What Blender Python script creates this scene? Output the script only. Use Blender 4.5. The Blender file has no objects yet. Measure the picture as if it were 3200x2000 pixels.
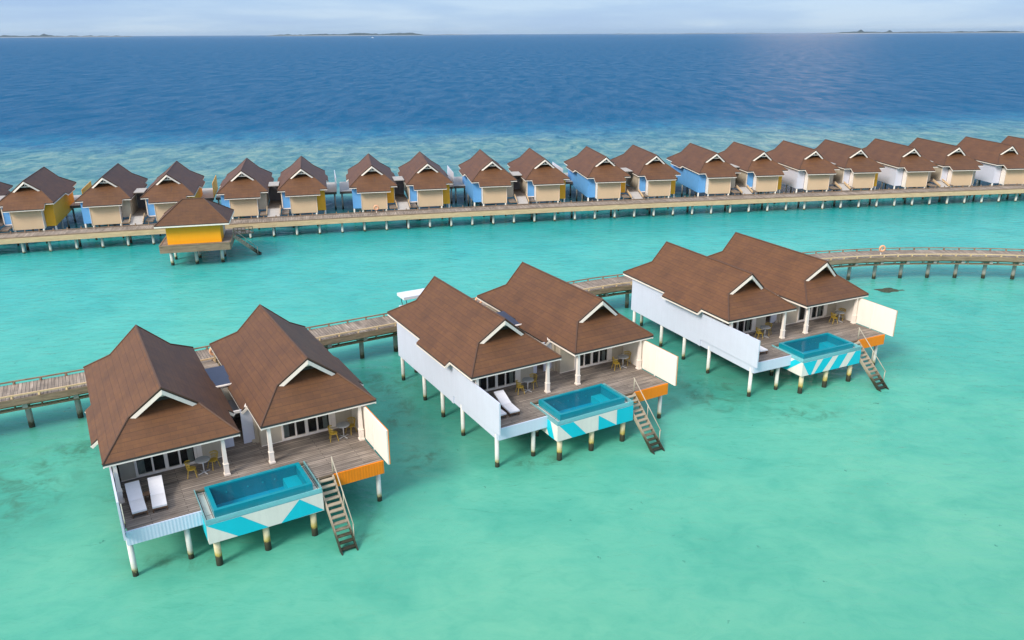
import bpy, math, random
from mathutils import Vector, Matrix, noise as mnoise
random.seed(7)
S = 0.72                       # metres per drawing unit
sc = bpy.context.scene
col = sc.collection
rad = math.radians

# ------------------------------------------------------------------ materials
def new_mat(name):
    m = bpy.data.materials.new(name); m.use_nodes = True
    nt = m.node_tree; b = nt.nodes['Principled BSDF']
    return m, nt, b
def N(nt, t, **k):
    n = nt.nodes.new(t)
    for a, v in k.items():
        if a == 'inp':
            for i, x in v.items(): n.inputs[i].default_value = x
        else: setattr(n, a, v)
    return n
def L(nt, a, ao, b, bi): nt.links.new(a.outputs[ao], b.inputs[bi])
def ramp(nt, stops, interp='LINEAR'):
    r = N(nt, 'ShaderNodeValToRGB'); r.color_ramp.interpolation = interp
    e = r.color_ramp.elements
    while len(e) > 1: e.remove(e[-1])
    e[0].position = stops[0][0]; e[0].color = (*stops[0][1], 1)
    for p, c in stops[1:]:
        x = e.new(p); x.color = (*c, 1)
    return r
def mix(nt, fac=None, a=None, b=None, mode='MIX'):
    n = N(nt, 'ShaderNodeMix', data_type='RGBA', blend_type=mode)
    for idx, v in ((0, fac), (6, a), (7, b)):
        if v is None: continue
        if isinstance(v, tuple) and len(v) == 2 and hasattr(v[0], 'outputs'): nt.links.new(v[0].outputs[v[1]], n.inputs[idx])
        elif idx == 0: n.inputs[0].default_value = v
        else: n.inputs[idx].default_value = (*v, 1)
    return n
def math_n(nt, op, a, b=None, clamp=False):
    n = N(nt, 'ShaderNodeMath', operation=op, use_clamp=clamp)
    for i, v in ((0, a), (1, b)):
        if v is None: continue
        if isinstance(v, tuple): nt.links.new(v[0].outputs[v[1]], n.inputs[i])
        else: n.inputs[i].default_value = v
    return n
def noise(nt, scale, detail=4, rough=.5, vec=None, dist=0):
    n = N(nt, 'ShaderNodeTexNoise', inp={'Scale': scale, 'Detail': detail, 'Roughness': rough, 'Distortion': dist})
    if vec: nt.links.new(vec[0].outputs[vec[1]], n.inputs['Vector'])
    return n
def mapping(nt, src, scale=(1, 1, 1), rot=(0, 0, 0), loc=(0, 0, 0)):
    m = N(nt, 'ShaderNodeMapping'); m.inputs['Scale'].default_value = scale
    m.inputs['Rotation'].default_value = rot; m.inputs['Location'].default_value = loc
    nt.links.new(src[0].outputs[src[1]], m.inputs['Vector']); return m
def bump(nt, b, h, strength=.3, dist=.02):
    bn = N(nt, 'ShaderNodeBump', inp={'Strength': strength, 'Distance': dist})
    nt.links.new(h[0].outputs[h[1]], bn.inputs['Height']); L(nt, bn, 'Normal', b, 'Normal'); return bn

def painted(name, c, dirt=.18, rough=.55, scale=1.2, ribs=0, streak=True):
    """painted boarding: faint blotches and vertical rain streaks, optional ribs"""
    m, nt, b = new_mat(name)
    tc = N(nt, 'ShaderNodeTexCoord')
    n1 = noise(nt, scale, 5, .6, (tc, 'Object'))
    mp = mapping(nt, (tc, 'Object'), (5, 5, .35))
    n2 = noise(nt, 1.0, 4, .6, (mp, 'Vector'))
    s = math_n(nt, 'MULTIPLY', (n1, 'Fac'), (n2, 'Fac'))
    r = ramp(nt, [(.12, tuple(x * (1 - dirt) for x in c)), (.36, c)])
    L(nt, s, 0, r, 0); L(nt, r, 0, b, 'Base Color')
    b.inputs['Roughness'].default_value = rough
    if ribs:
        sp = N(nt, 'ShaderNodeSeparateXYZ'); L(nt, tc, 'Object', sp, 0)
        ad = math_n(nt, 'ADD', (sp, 0), (sp, 1))
        w = math_n(nt, 'SINE', (math_n(nt, 'MULTIPLY', (ad, 0), ribs), 0))
        bump(nt, b, (w, 0), .22, .02)
    else: bump(nt, b, (n1, 'Fac'), .15, .01)
    return m

def shingle(name, c1, c2, gap):
    m, nt, b = new_mat(name)
    uv = N(nt, 'ShaderNodeUVMap'); oi = N(nt, 'ShaderNodeObjectInfo')
    br = N(nt, 'ShaderNodeTexBrick', offset=.5, inp={'Scale': 1, 'Mortar Size': .008, 'Mortar Smooth': .3, 'Bias': 0, 'Brick Width': .66, 'Row Height': .23,
           'Color1': (*c1, 1), 'Color2': (*c2, 1), 'Mortar': (*gap, 1)})
    L(nt, uv, 'UV', br, 'Vector')
    n = noise(nt, .55, 6, .62, (uv, 'UV')); r = ramp(nt, [(.3, (.80, .78, .78)), (.7, (1.15, 1.13, 1.1))]); L(nt, n, 'Fac', r, 0)
    mp = mapping(nt, (uv, 'UV'), (3.2, .5, 1)); n2 = noise(nt, 1, 4, .6, (mp, 'Vector')); r2 = ramp(nt, [(.3, (.88, .88, .88)), (.65, (1.08, 1.06, 1.05))]); L(nt, n2, 'Fac', r2, 0)
    sp = N(nt, 'ShaderNodeSeparateXYZ'); L(nt, uv, 'UV', sp, 0)
    # the courses are laid a little unevenly and show a thin dark line at each butt edge
    mw = mapping(nt, (uv, 'UV'), (.35, 2.0, 1)); n3 = noise(nt, 1, 3, .5, (mw, 'Vector'))
    vv = math_n(nt, 'ADD', (math_n(nt, 'DIVIDE', (sp, 1), .46), 0), (math_n(nt, 'MULTIPLY', (math_n(nt, 'SUBTRACT', (n3, 'Fac'), .5), 0), .35), 0))
    fr = math_n(nt, 'FRACT', (vv, 0))
    wid = math_n(nt, 'MULTIPLY_ADD', (n2, 'Fac'), .3); wid.inputs[2].default_value = -.075
    ln = N(nt, 'ShaderNodeMapRange', inp={1: 0, 2: .2, 3: .6, 4: 1}); L(nt, fr, 0, ln, 0); nt.links.new(wid.outputs[0], ln.inputs[2])
    x = mix(nt, 1, (br, 'Color'), (r, 0), 'MULTIPLY'); y = mix(nt, 1, (x, 2), (r2, 0), 'MULTIPLY'); y2 = mix(nt, 1, (y, 2), (ln, 0), 'MULTIPLY')
    rr = ramp(nt, [(0, (.93, .93, .93)), (1, (1.07, 1.05, 1.03))]); L(nt, oi, 'Random', rr, 0)
    z = mix(nt, 1, (y2, 2), (rr, 0), 'MULTIPLY')
    L(nt, z, 2, b, 'Base Color'); b.inputs['Roughness'].default_value = .62
    h = math_n(nt, 'ADD', (math_n(nt, 'MULTIPLY', (fr, 0), -.6), 0), (math_n(nt, 'MULTIPLY', (n2, 'Fac'), .5), 0))
    bump(nt, b, (h, 0), .45, .03)
    return m

def planks(name, c1, c2, gap, width, length, rough=.8, streak=(1.2, .0), vertical=False, wear=(.55, 1.25)):
    """weathered boards, laid along UV x"""
    m, nt, b = new_mat(name)
    uv = N(nt, 'ShaderNodeUVMap')
    br = N(nt, 'ShaderNodeTexBrick', offset=.37, inp={'Scale': 1, 'Mortar Size': width * .06, 'Mortar Smooth': .1, 'Bias': 0, 'Brick Width': length, 'Row Height': width,
           'Color1': (*c1, 1), 'Color2': (*c2, 1), 'Mortar': (*gap, 1)})
    L(nt, uv, 'UV', br, 'Vector')
    mp = mapping(nt, (uv, 'UV'), (.55, 7, 1)); n = noise(nt, 1, 6, .65, (mp, 'Vector'), .3)
    r = ramp(nt, [(.28, (wear[0],) * 3), (.5, (.95, .94, .92)), (.72, (wear[1],) * 3)]); L(nt, n, 'Fac', r, 0)
    n2 = noise(nt, .5, 4, .6, (uv, 'UV')); r2 = ramp(nt, [(.32, (.72, .7, .68)), (.66, (1.15, 1.15, 1.15))]); L(nt, n2, 'Fac', r2, 0)
    x = mix(nt, 1, (br, 'Color'), (r, 0), 'MULTIPLY'); y = mix(nt, 1, (x, 2), (r2, 0), 'MULTIPLY')
    L(nt, y, 2, b, 'Base Color'); b.inputs['Roughness'].default_value = rough
    bump(nt, b, (br, 'Fac'), -.4, .015)
    return m

def timber(name, c, dirt=.5):
    m, nt, b = new_mat(name)
    tc = N(nt, 'ShaderNodeTexCoord'); mp = mapping(nt, (tc, 'Object'), (.8, .8, 6)); n = noise(nt, 1.3, 6, .65, (mp, 'Vector'), .4)
    r = ramp(nt, [(.28, tuple(x * dirt for x in c)), (.55, c), (.8, tuple(min(1, x * 1.3) for x in c))]); L(nt, n, 'Fac', r, 0)
    L(nt, r, 0, b, 'Base Color'); b.inputs['Roughness'].default_value = .8; bump(nt, b, (n, 'Fac'), .3, .02); return m

def tidal(name, c, rough=.7, line=.62, top_stain=(.42, .38, .18)):
    """concrete or timber standing in the sea: bare above, yellow-green then dark growth near the water line"""
    m, nt, b = new_mat(name)
    g = N(nt, 'ShaderNodeNewGeometry'); sp = N(nt, 'ShaderNodeSeparateXYZ'); L(nt, g, 'Position', sp, 0)
    n = noise(nt, 3.5, 5, .65, (g, 'Position'))
    z = math_n(nt, 'ADD', (sp, 2), (math_n(nt, 'MULTIPLY', (math_n(nt, 'SUBTRACT', (n, 'Fac'), .5), 0), .55), 0))
    zz = math_n(nt, 'DIVIDE', (z, 0), 2.0, True)
    r = ramp(nt, [(0, (.022, .026, .016)), (line * .30, (.045, .045, .022)), (line * .40, top_stain), (line * .62, tuple(.75 * a + .25 * q for a, q in zip(c, top_stain))), (line, c)])
    L(nt, zz, 0, r, 0)
    n2 = noise(nt, 1.4, 4, .6, (g, 'Position')); r2 = ramp(nt, [(.3, (.82, .82, .8)), (.65, (1, 1, 1))]); L(nt, n2, 'Fac', r2, 0)
    x = mix(nt, 1, (r, 0), (r2, 0), 'MULTIPLY'); L(nt, x, 2, b, 'Base Color')
    b.inputs['Roughness'].default_value = rough; bump(nt, b, (n, 'Fac'), .4, .03); return m

def plain(name, c, rough=.5, metal=0, var=.12, scale=3):
    m, nt, b = new_mat(name); tc = N(nt, 'ShaderNodeTexCoord'); n = noise(nt, scale, 4, .6, (tc, 'Object'))
    r = ramp(nt, [(.3, tuple(x * (1 - var) for x in c)), (.7, tuple(min(1, x * (1 + var * .5)) for x in c))]); L(nt, n, 'Fac', r, 0); L(nt, r, 0, b, 'Base Color')
    b.inputs['Roughness'].default_value = rough; b.inputs['Metallic'].default_value = metal; return m

def glassy(name, tint, fac, rough=.03, ior=1.45):
    m = bpy.data.materials.new(name); m.use_nodes = True; nt = m.node_tree; nt.nodes.clear()
    o = N(nt, 'ShaderNodeOutputMaterial'); t = N(nt, 'ShaderNodeBsdfTransparent', inp={'Color': (*tint, 1)})
    d = N(nt, 'ShaderNodeBsdfDiffuse', inp={'Color': (*[x * (.85 if name.startswith('teal') else .5) for x in tint], 1)})
    g = N(nt, 'ShaderNodeBsdfGlossy', inp={'Roughness': rough}); f = N(nt, 'ShaderNodeFresnel', inp={'IOR': ior})
    a = N(nt, 'ShaderNodeMixShader'); a.inputs[0].default_value = fac; L(nt, t, 0, a, 1); L(nt, d, 0, a, 2)
    x = N(nt, 'ShaderNodeMixShader'); L(nt, f, 0, x, 0); L(nt, a, 0, x, 1); L(nt, g, 0, x, 2); L(nt, x, 0, o, 'Surface')
    if name == 'pool water':
        tc = N(nt, 'ShaderNodeTexCoord'); n = noise(nt, 2.2, 3, .5, (tc, 'Object')); bn = N(nt, 'ShaderNodeBump', inp={'Strength': .15, 'Distance': .05}); L(nt, n, 'Fac', bn, 'Height'); L(nt, bn, 0, g, 'Normal'); L(nt, bn, 0, f, 'Normal')
    return m

MT = dict(
    roof=shingle('roof shingle', (.142, .062, .021), (.118, .051, .020), (.086, .038, .017)),
    soffit=plain('roof underside', (.20, .15, .12), .8),
    cap=plain('ridge capping', (.105, .052, .03), .7),
    edge=plain('roof edge flashing', (.045, .042, .038), .6),
    white=painted('white paint', (.95, .84, .74), .08),
    cream=painted('cream render', (.66, .55, .41), .12),
    beige=painted('beige wall', (.56, .48, .37), .12),
    boxcream=painted('sand coloured boarding', (.74, .53, .33), .06),
    pale=painted('pale blue white boarding', (.66, .69, .80), .05),
    paleribs=painted('pale blue ribbed boarding', (.62, .70, .84), .06, ribs=42),
    whitewall=painted('white blue boarding', (.68, .69, .79), .06),
    palesmooth=painted('smooth pale boarding', (.64, .70, .82), .05),
    orangesmooth=painted('smooth orange boarding', (.95, .25, .0), .08),
    warm=painted('warm white boarding', (.90, .83, .74), .05),
    orange=painted('orange boarding', (.95, .25, .0), .14, ribs=42),
    yellow=painted('yellow boarding', (.95, .45, .02), .08),
    brightyellow=painted('golden yellow boarding', (1.0, .40, .0), .04),
    blue=painted('sky blue boarding', (.14, .40, .78), .1),
    grey=painted('grey screen', (.21, .205, .23), .15),
    deck=planks('weathered deck boards', (.315, .262, .222), (.215, .18, .155), (.04, .03, .025), .17, 4.2, wear=(.45, 1.4)),
    walk=planks('walkway boards', (.40, .325, .26), (.28, .225, .18), (.04, .034, .03), .2, 3.4, wear=(.45, 1.35)),
    beam=timber('weathered timber', (.28, .20, .13)),
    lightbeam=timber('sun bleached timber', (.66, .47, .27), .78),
    darkbeam=timber('shaded joist timber', (.10, .085, .07)),  # joist timber with the shade beneath the decks put into its colour
    pile=tidal('white pile', (.76, .75, .70), line=.42),
    farpile=tidal('pale boardwalk pile', (.80, .79, .72), line=.16),
    poolpile=tidal('cream pool pile', (.74, .66, .46), line=.72, top_stain=(.45, .36, .08)),
    walkpile=tidal('concrete pile', (.42, .41, .38), line=.5, top_stain=(.2, .18, .12)),
    stair=tidal('stair timber', (.46, .38, .28), line=.85, top_stain=(.14, .125, .085)),
    rail=plain('pale handrail', (.50, .45, .35), .55),
    pool=painted('teal pool lining', (.002, .27, .34), .1, .3),
    pooldeep=painted('deep teal pool floor', (.0, .38, .52), .08, .3),
    poolstep=painted('pale teal pool bench', (.004, .48, .54), .08, .3),
    turq=painted('turquoise mural paint', (.002, .56, .68), .05),
    mural=painted('white mural paint', (.84, .78, .71), .08),
    ledge=planks('bleached ledge boards', (.74, .70, .66), (.62, .58, .54), (.12, .1, .09), .3, 2),
    poolwater=glassy('pool water', (.45, .90, .97), .03, .08, 1.13),
    skirtglass=glassy('teal tinted glass', (.40, .88, .93), .5, .05, 1.25),
    pane=glassy('window pane', (.75, .8, .8), .03, .02, 1.5),
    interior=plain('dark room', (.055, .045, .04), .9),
    curtain=plain('cream curtain', (.62, .60, .52), .9),
    cushion=plain('white lounger fabric', (.82, .80, .82), .8, 0, .05),
    wood=timber('brown furniture timber', (.14, .075, .04)),
    chair=plain('yellow chair paint', (.52, .34, .04), .45),
    tabletop=plain('grey table top', (.34, .35, .36), .35),
    metal=plain('pale metal', (.62, .62, .63), .35, .3),
    navy=plain('navy canopy sheet', (.045, .052, .085), .4),
    concrete=plain('pale ramp', (.46, .43, .40), .8),
    peach=plain('peach ring', (.80, .42, .24), .6),
    black=plain('black rubber', (.03, .03, .03), .7),
    buggy=plain('white buggy shell', (.82, .82, .86), .3, 0, .04),
    rock=plain('dark olive coral rock', (.06, .075, .045), .9, 0, .5, 6),
    palm=plain('dense island trees', (.018, .034, .024), .95, 0, .4, .02),
    sand=plain('pale beach sand', (.62, .57, .47), .9),
    wake=plain('white boat foam', (.80, .84, .88), .7),
)

# ------------------------------------------------------------------ mesh collector
class M:
    def __init__(s): s.v = []; s.f = []; s.uv = []; s.mi = []
    def poly(s, pts, mi=0, uv=None):
        i = len(s.v); s.v += [tuple(p) for p in pts]; s.f.append(list(range(i, i + len(pts)))); s.mi.append(mi)
        s.uv.append(uv if uv else [(p[0], p[1]) for p in pts]); return s
    def slope(s, pts, mi=0):
        """planar polygon with UV: u level, v up the slope"""
        p = [Vector(q) for q in pts]; n = Vector((0, 0, 0))
        for k in range(len(p)): n += p[k].cross(p[(k + 1) % len(p)])
        n.normalize(); u = Vector((0, 0, 1)).cross(n)
        u = Vector((1, 0, 0)) if u.length < 1e-5 else u.normalized(); w = n.cross(u)
        return s.poly(pts, mi, [(q.dot(u), q.dot(w)) for q in p])
    def slab(s, pts, t, top=0, side=1, bot=1):
        """polygon (counter-clockwise from above) with vertical thickness t"""
        s.slope(pts, top); low = [(x, y, z - t) for x, y, z in pts]
        s.poly(low[::-1], bot)
        for k in range(len(pts)):
            a, b = k, (k + 1) % len(pts); s.poly([pts[a], low[a], low[b], pts[b]], side)
        return s
    def box(s, x0, x1, y0, y1, z0, z1, mi=0):
        P = [(x0, y0, z0), (x1, y0, z0), (x1, y1, z0), (x0, y1, z0), (x0, y0, z1), (x1, y0, z1), (x1, y1, z1), (x0, y1, z1)]
        lx = (x1 - x0) >= (y1 - y0)
        for q in ((0, 3, 2, 1), (4, 5, 6, 7), (0, 1, 5, 4), (1, 2, 6, 5), (2, 3, 7, 6), (3, 0, 4, 7)):
            pts = [P[k] for k in q]
            if q in ((0, 3, 2, 1), (4, 5, 6, 7)): uv = [(p[0], p[1]) if lx else (p[1], p[0]) for p in pts]
            elif q in ((0, 1, 5, 4), (2, 3, 7, 6)): uv = [(p[0], p[2]) for p in pts]
            else: uv = [(p[1], p[2]) for p in pts]
            s.poly(pts, mi, uv)
        return s
    def beam(s, a, b, w, h, mi=0):
        """box section from a to b, w wide, h high (b may differ in height)"""
        a, b = Vector(a), Vector(b); d = (b - a).normalized()
        r = d.cross(Vector((0, 0, 1))); r = Vector((1, 0, 0)) if r.length < 1e-4 else r.normalized(); u = r.cross(d)
        r *= w / 2; u *= h / 2; ln = (b - a).length
        A = [a - r - u, a + r - u, a + r + u, a - r + u]; B = [p + (b - a) for p in A]
        s.poly(A[::-1] if False else [A[3], A[2], A[1], A[0]][::-1], mi); s.poly([B[0], B[3], B[2], B[1]][::-1], mi)
        for k in range(4):
            j = (k + 1) % 4; s.poly([A[k], A[j], B[j], B[k]], mi, [(0, k), (0, k + w), (ln, k + w), (ln, k)])
        return s
    def tube(s, pts, radii, seg=8, mi=0, cap=True):
        pts = [Vector(p) for p in pts]
        if not hasattr(radii, '__len__'): radii = [radii] * len(pts)
        rings = []
        for k, p in enumerate(pts):
            d = (pts[min(k + 1, len(pts) - 1)] - pts[max(k - 1, 0)]).normalized()
            x = d.cross(Vector((0, 0, 1))) if abs(d.z) < .95 else Vector((1, 0, 0)); x = (x - d * x.dot(d)).normalized(); y = d.cross(x)
            i = len(s.v); s.v += [tuple(p + (x * math.cos(2 * math.pi * q / seg) + y * math.sin(2 * math.pi * q / seg)) * radii[k]) for q in range(seg)]; rings.append(i)
        for a, b in zip(rings, rings[1:]):
            for q in range(seg):
                j = (q + 1) % seg; s.f.append([a + q, a + j, b + j, b + q]); s.mi.append(mi); s.uv.append([(0, 0)] * 4)
        if cap:
            s.f.append([rings[0] + q for q in range(seg)][::-1]); s.mi.append(mi); s.uv.append([(0, 0)] * seg)
            s.f.append([rings[-1] + q for q in range(seg)]); s.mi.append(mi); s.uv.append([(0, 0)] * seg)
        return s
    def build(s, name, mats, parent=None, smooth=False, bevel=0, loc=None):
        me = bpy.data.meshes.new(name); me.from_pydata([(x * S, y * S, z * S) for x, y, z in s.v], [], s.f)
        for m in (mats if isinstance(mats, (list, tuple)) else [mats]): me.materials.append(MT[m] if isinstance(m, str) else m)
        ul = me.uv_layers.new(name='UVMap'); k = 0; flat = []
        for q in s.uv:
            for u in q: flat += [u[0] * S, u[1] * S]
        ul.data.foreach_set('uv', flat); me.polygons.foreach_set('material_index', s.mi)
        if smooth: me.polygons.foreach_set('use_smooth', [True] * len(s.f))
        me.update(); o = bpy.data.objects.new(name, me); col.objects.link(o); o.parent = parent
        if loc: o.location = tuple(q * S for q in loc)
        if bevel:
            b = o.modifiers.new('bevel', 'BEVEL'); b.width = bevel * S; b.segments = 2; b.limit_method = 'ANGLE'
        return o
def tag(o, label, cat, group=None, kind=None):
    if label: o['label'] = label
    if cat: o['category'] = cat
    if group: o['group'] = group
    if kind: o['kind'] = kind
    return o
def thing(name, label, cat, loc=(0, 0, 0), rz=0, group=None):
    o = bpy.data.objects.new(name, None); col.objects.link(o); o.empty_display_size = .3
    o.location = tuple(q * S for q in loc); o.rotation_euler = (0, 0, rz); return tag(o, label, cat, group)
def copy_tree(o, parent=None):
    c = o.copy(); col.objects.link(c); c.parent = parent
    for ch in list(o.children): copy_tree(ch, c)
    return c
def place(o, loc, rz): o.location = tuple(q * S for q in loc); o.rotation_euler = (0, 0, rz); return o
def at(v, x, y, z=0):
    X, Y, a = v; c, s_ = math.cos(a), math.sin(a); return (X + c * x - s_ * y, Y + s_ * x + c * y, z)

# ------------------------------------------------------------------ measured layout (drawing units)
HW, HD = 6.57, 3.06                       # eaves above the water, deck below the eaves
DZ = HW - HD
NEAR = [(-22.03, 45.41, .529), (.46, 58.41, .518), (23.97, 70.77, .444)]
FAR = [(-87.0, 121.4, .33), (-77.69, 124.57, .31), (-66.77, 127.98, .277), (-57.30, 130.62, .27), (-45.85, 133.82, .241), (-36.18, 136.11, .238),
       (-24.35, 138.83, .205), (-14.65, 141.28, .203), (-3.08, 143.86, .185), (6.69, 145.60, .175), (18.29, 147.74, .163), (28.11, 149.78, .160),
       (40.13, 152.05, .137), (49.84, 153.88, .137), (60.50, 155.52, .11), (70.03, 157.0, .107), (81.15, 158.06, .095), (90.78, 159.24, .09), (102.4, 160.63, .1), (112.1, 161.5, .09)]
def board_y(x): t = x / 100; return 1.247 * t ** 3 - 4.792 * t * t + 20.707 * t + 138.19

# ------------------------------------------------------------------ roof
def roof(parent, We, Wk, Zk, Zr, Yg, Yrf, Ln, porch_at_front, bumpy, truss):
    """Dutch gable roof, front eave at y=0; the low entrance lip is at y=0 or at y=Ln; bumpy=(y0,y1) side eave run that hangs lower"""
    t = .13; fl = lambda y: Ln - y
    k = Zk / (We - Wk); bw = .42
    m = M()
    for s in (-1, 1):
        up = [(0, Yrf, Zr), (0, fl(Yrf), Zr), (s * Wk, fl(Yg), Zk), (s * Wk, Yg, Zk)]
        y0, y1 = bumpy
        lo = [(s * Wk, Yg, Zk), (s * Wk, fl(Yg), Zk), (s * We, Ln, 0), (s * We, y1, 0), (s * (We + bw), y1, -k * bw), (s * (We + bw), y0, -k * bw), (s * We, y0, 0), (s * We, 0, 0)]
        m.slab(up if s > 0 else up[::-1], t, 0, 1, 2); m.slab(lo if s > 0 else lo[::-1], t, 0, 1, 2)
    q = Zk / Yg; e = .75; xe = Wk * (Zr - (Zk + q * e)) / (Zr - Zk)
    Wc, Yc = 2.93, 1.2
    for end in (0, 1):
        Y = (lambda y: y) if not end else fl
        lip = (end == 0) == porch_at_front
        pts = [(-We, Y(0), 0)]
        if lip: pts += [(-Wc, Y(0), 0), (-Wc, Y(-Yc), -q * Yc), (Wc, Y(-Yc), -q * Yc), (Wc, Y(0), 0)]
        pts += [(We, Y(0), 0), (Wk, Y(Yg), Zk), (xe, Y(Yg + e), Zk + q * e), (-xe, Y(Yg + e), Zk + q * e), (-Wk, Y(Yg), Zk)]
        m.slab(pts if not end else pts[::-1], t, 0, 1, 2)
    R = m.build('roof', ['roof', 'edge', 'soffit'], parent)
    # gable infill walls, coloured near black for the shadow inside each gablet
    for end in (0, 1):
        g = M(); Y = (lambda y: y) if not end else fl
        zz = Zk + q * e - .1
        a = [(-xe, Y(Yg + e - .03), zz), (xe, Y(Yg + e - .03), zz), (0, Y(Yg + e - .03), Zr - .15)]; b = [(x, Y(Yg + e + .12), z) for x, _, z in a]
        g.poly(a if not end else a[::-1]); g.poly(b[::-1] if not end else b)
        g.build('gable_infill', 'edge', R)
    c = M()
    c.tube([(0, Yrf - .02, Zr + .0), (0, fl(Yrf) + .02, Zr + .0)], .085, 6)
    for s in (-1, 1):
        for end in (0, 1):
            Y = (lambda y: y) if not end else fl
            c.tube([(s * Wk, Y(Yg), Zk + .01), (s * (We - .02), Y(.02), .02)], .075, 6)
            c.tube([(0, Y(Yrf), Zr + .02), (s * Wk, Y(Yg), Zk + .02)], .06, 6)
    c.build('ridge_cap', 'cap', R)
    # white barge boards under the verge of each gablet
    for end in (0, 1):
        Y = (lambda y: y) if not end else fl
        b = M()
        for s in (-1, 1):
            f = lambda u, dz, dy: (s * Wk * u, Y(Yrf + (Yg - Yrf) * u + dy), Zr + (Zk - Zr) * u + dz)
            pts = [f(0, -.14, -.03), f(1.0, -.14, -.03), f(1.0, -.46, -.03), f(0, -.46, -.03)]; bk = [f(0, -.14, .1), f(1.0, -.14, .1), f(1.0, -.46, .1), f(0, -.46, .1)]
            b.poly(pts); b.poly(bk[::-1])
            for i in range(4): j = (i + 1) % 4; b.poly([pts[i], bk[i], bk[j], pts[j]])
        b.build('bargeboard', 'white', R)
        tr = M(); yy = Y(Yrf + .42); zt = Zk + (Zr - Zk) * (.42 if truss else .62); hw = Wk * (Zr - zt) / (Zr - Zk) - .12
        tr.beam((-hw, yy, zt), (hw, yy, zt), .1, .12)
        if truss:
            tr.beam((0, yy, zt + .06), (0, yy, Zr - .2), .12, .1)
            for s in (-1, 1): tr.beam((s * hw * .55, yy, zt + .05), (s * .12, yy, zt + (Zr - zt) * .55), .07, .08)
        else: tr.beam((-.22, yy, zt + .2), (.1, yy, zt + .35), .3, .22)
        tr.build('gable_truss', 'mural', R)
    # white fascia following every eave
    f = M(); h = .17
    def run(a, b): f.beam((a[0], a[1], a[2] - t - h / 2 + .05), (b[0], b[1], b[2] - t - h / 2 + .05), .07, h)
    for s in (-1, 1):
        y0, y1 = bumpy; i = .05
        run((s * (We - i), .02, -i), (s * (We - i), y0, -i)); run((s * (We - i), y1, -i), (s * (We - i), Ln - .02, -i)); run((s * (We + bw - i), y0, -k * bw - .03), (s * (We + bw - i), y1, -k * bw - .03))
        for yy in (y0, y1): f.beam((s * (We - .3), yy, -.03), (s * (We + bw), yy, -k * bw - .22), .07, .2)
    for end in (0, 1):
        Y = (lambda y: y) if not end else fl
        lip = (end == 0) == porch_at_front; y = Y(.05)
        if lip:
            run((-We + .05, y, 0), (-Wc, y, 0)); run((Wc, y, 0), (We - .05, y, 0)); run((-Wc, Y(-Yc + .05), -q * Yc), (Wc, Y(-Yc + .05), -q * Yc))
            for s in (-1, 1): f.beam((s * (Wc - .03), Y(.02), -.16), (s * (Wc - .03), Y(-Yc), -q * Yc - .16), .07, h)
        else: run((-We + .05, y, 0), (We - .05, y, 0))
    f.build('fascia', 'white', R)
    return R

def hollow(m, x0, x1, y0, y1, z0, z1, t=.14, skip=()):
    """four wall leaves butted end to end"""
    if 'f' not in skip: m.box(x0, x1, y0, y0 + t, z0, z1)
    if 'b' not in skip: m.box(x0, x1, y1 - t, y1, z0, z1)
    if 'l' not in skip: m.box(x0, x0 + t, y0 + t, y1 - t, z0, z1)
    if 'r' not in skip: m.box(x1 - t, x1, y0 + t, y1 - t, z0, z1)
    return m

# ------------------------------------------------------------------ near twin villas
def pile(parent, x, y, top, r, mat, seg=12, zw=0):
    M().tube([(x, y, -2.2 + zw), (x, y, .2 + zw), (x, y, top)], [r * 1.12, r * 1.03, r], seg).build('pile', mat, parent, True)

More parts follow.
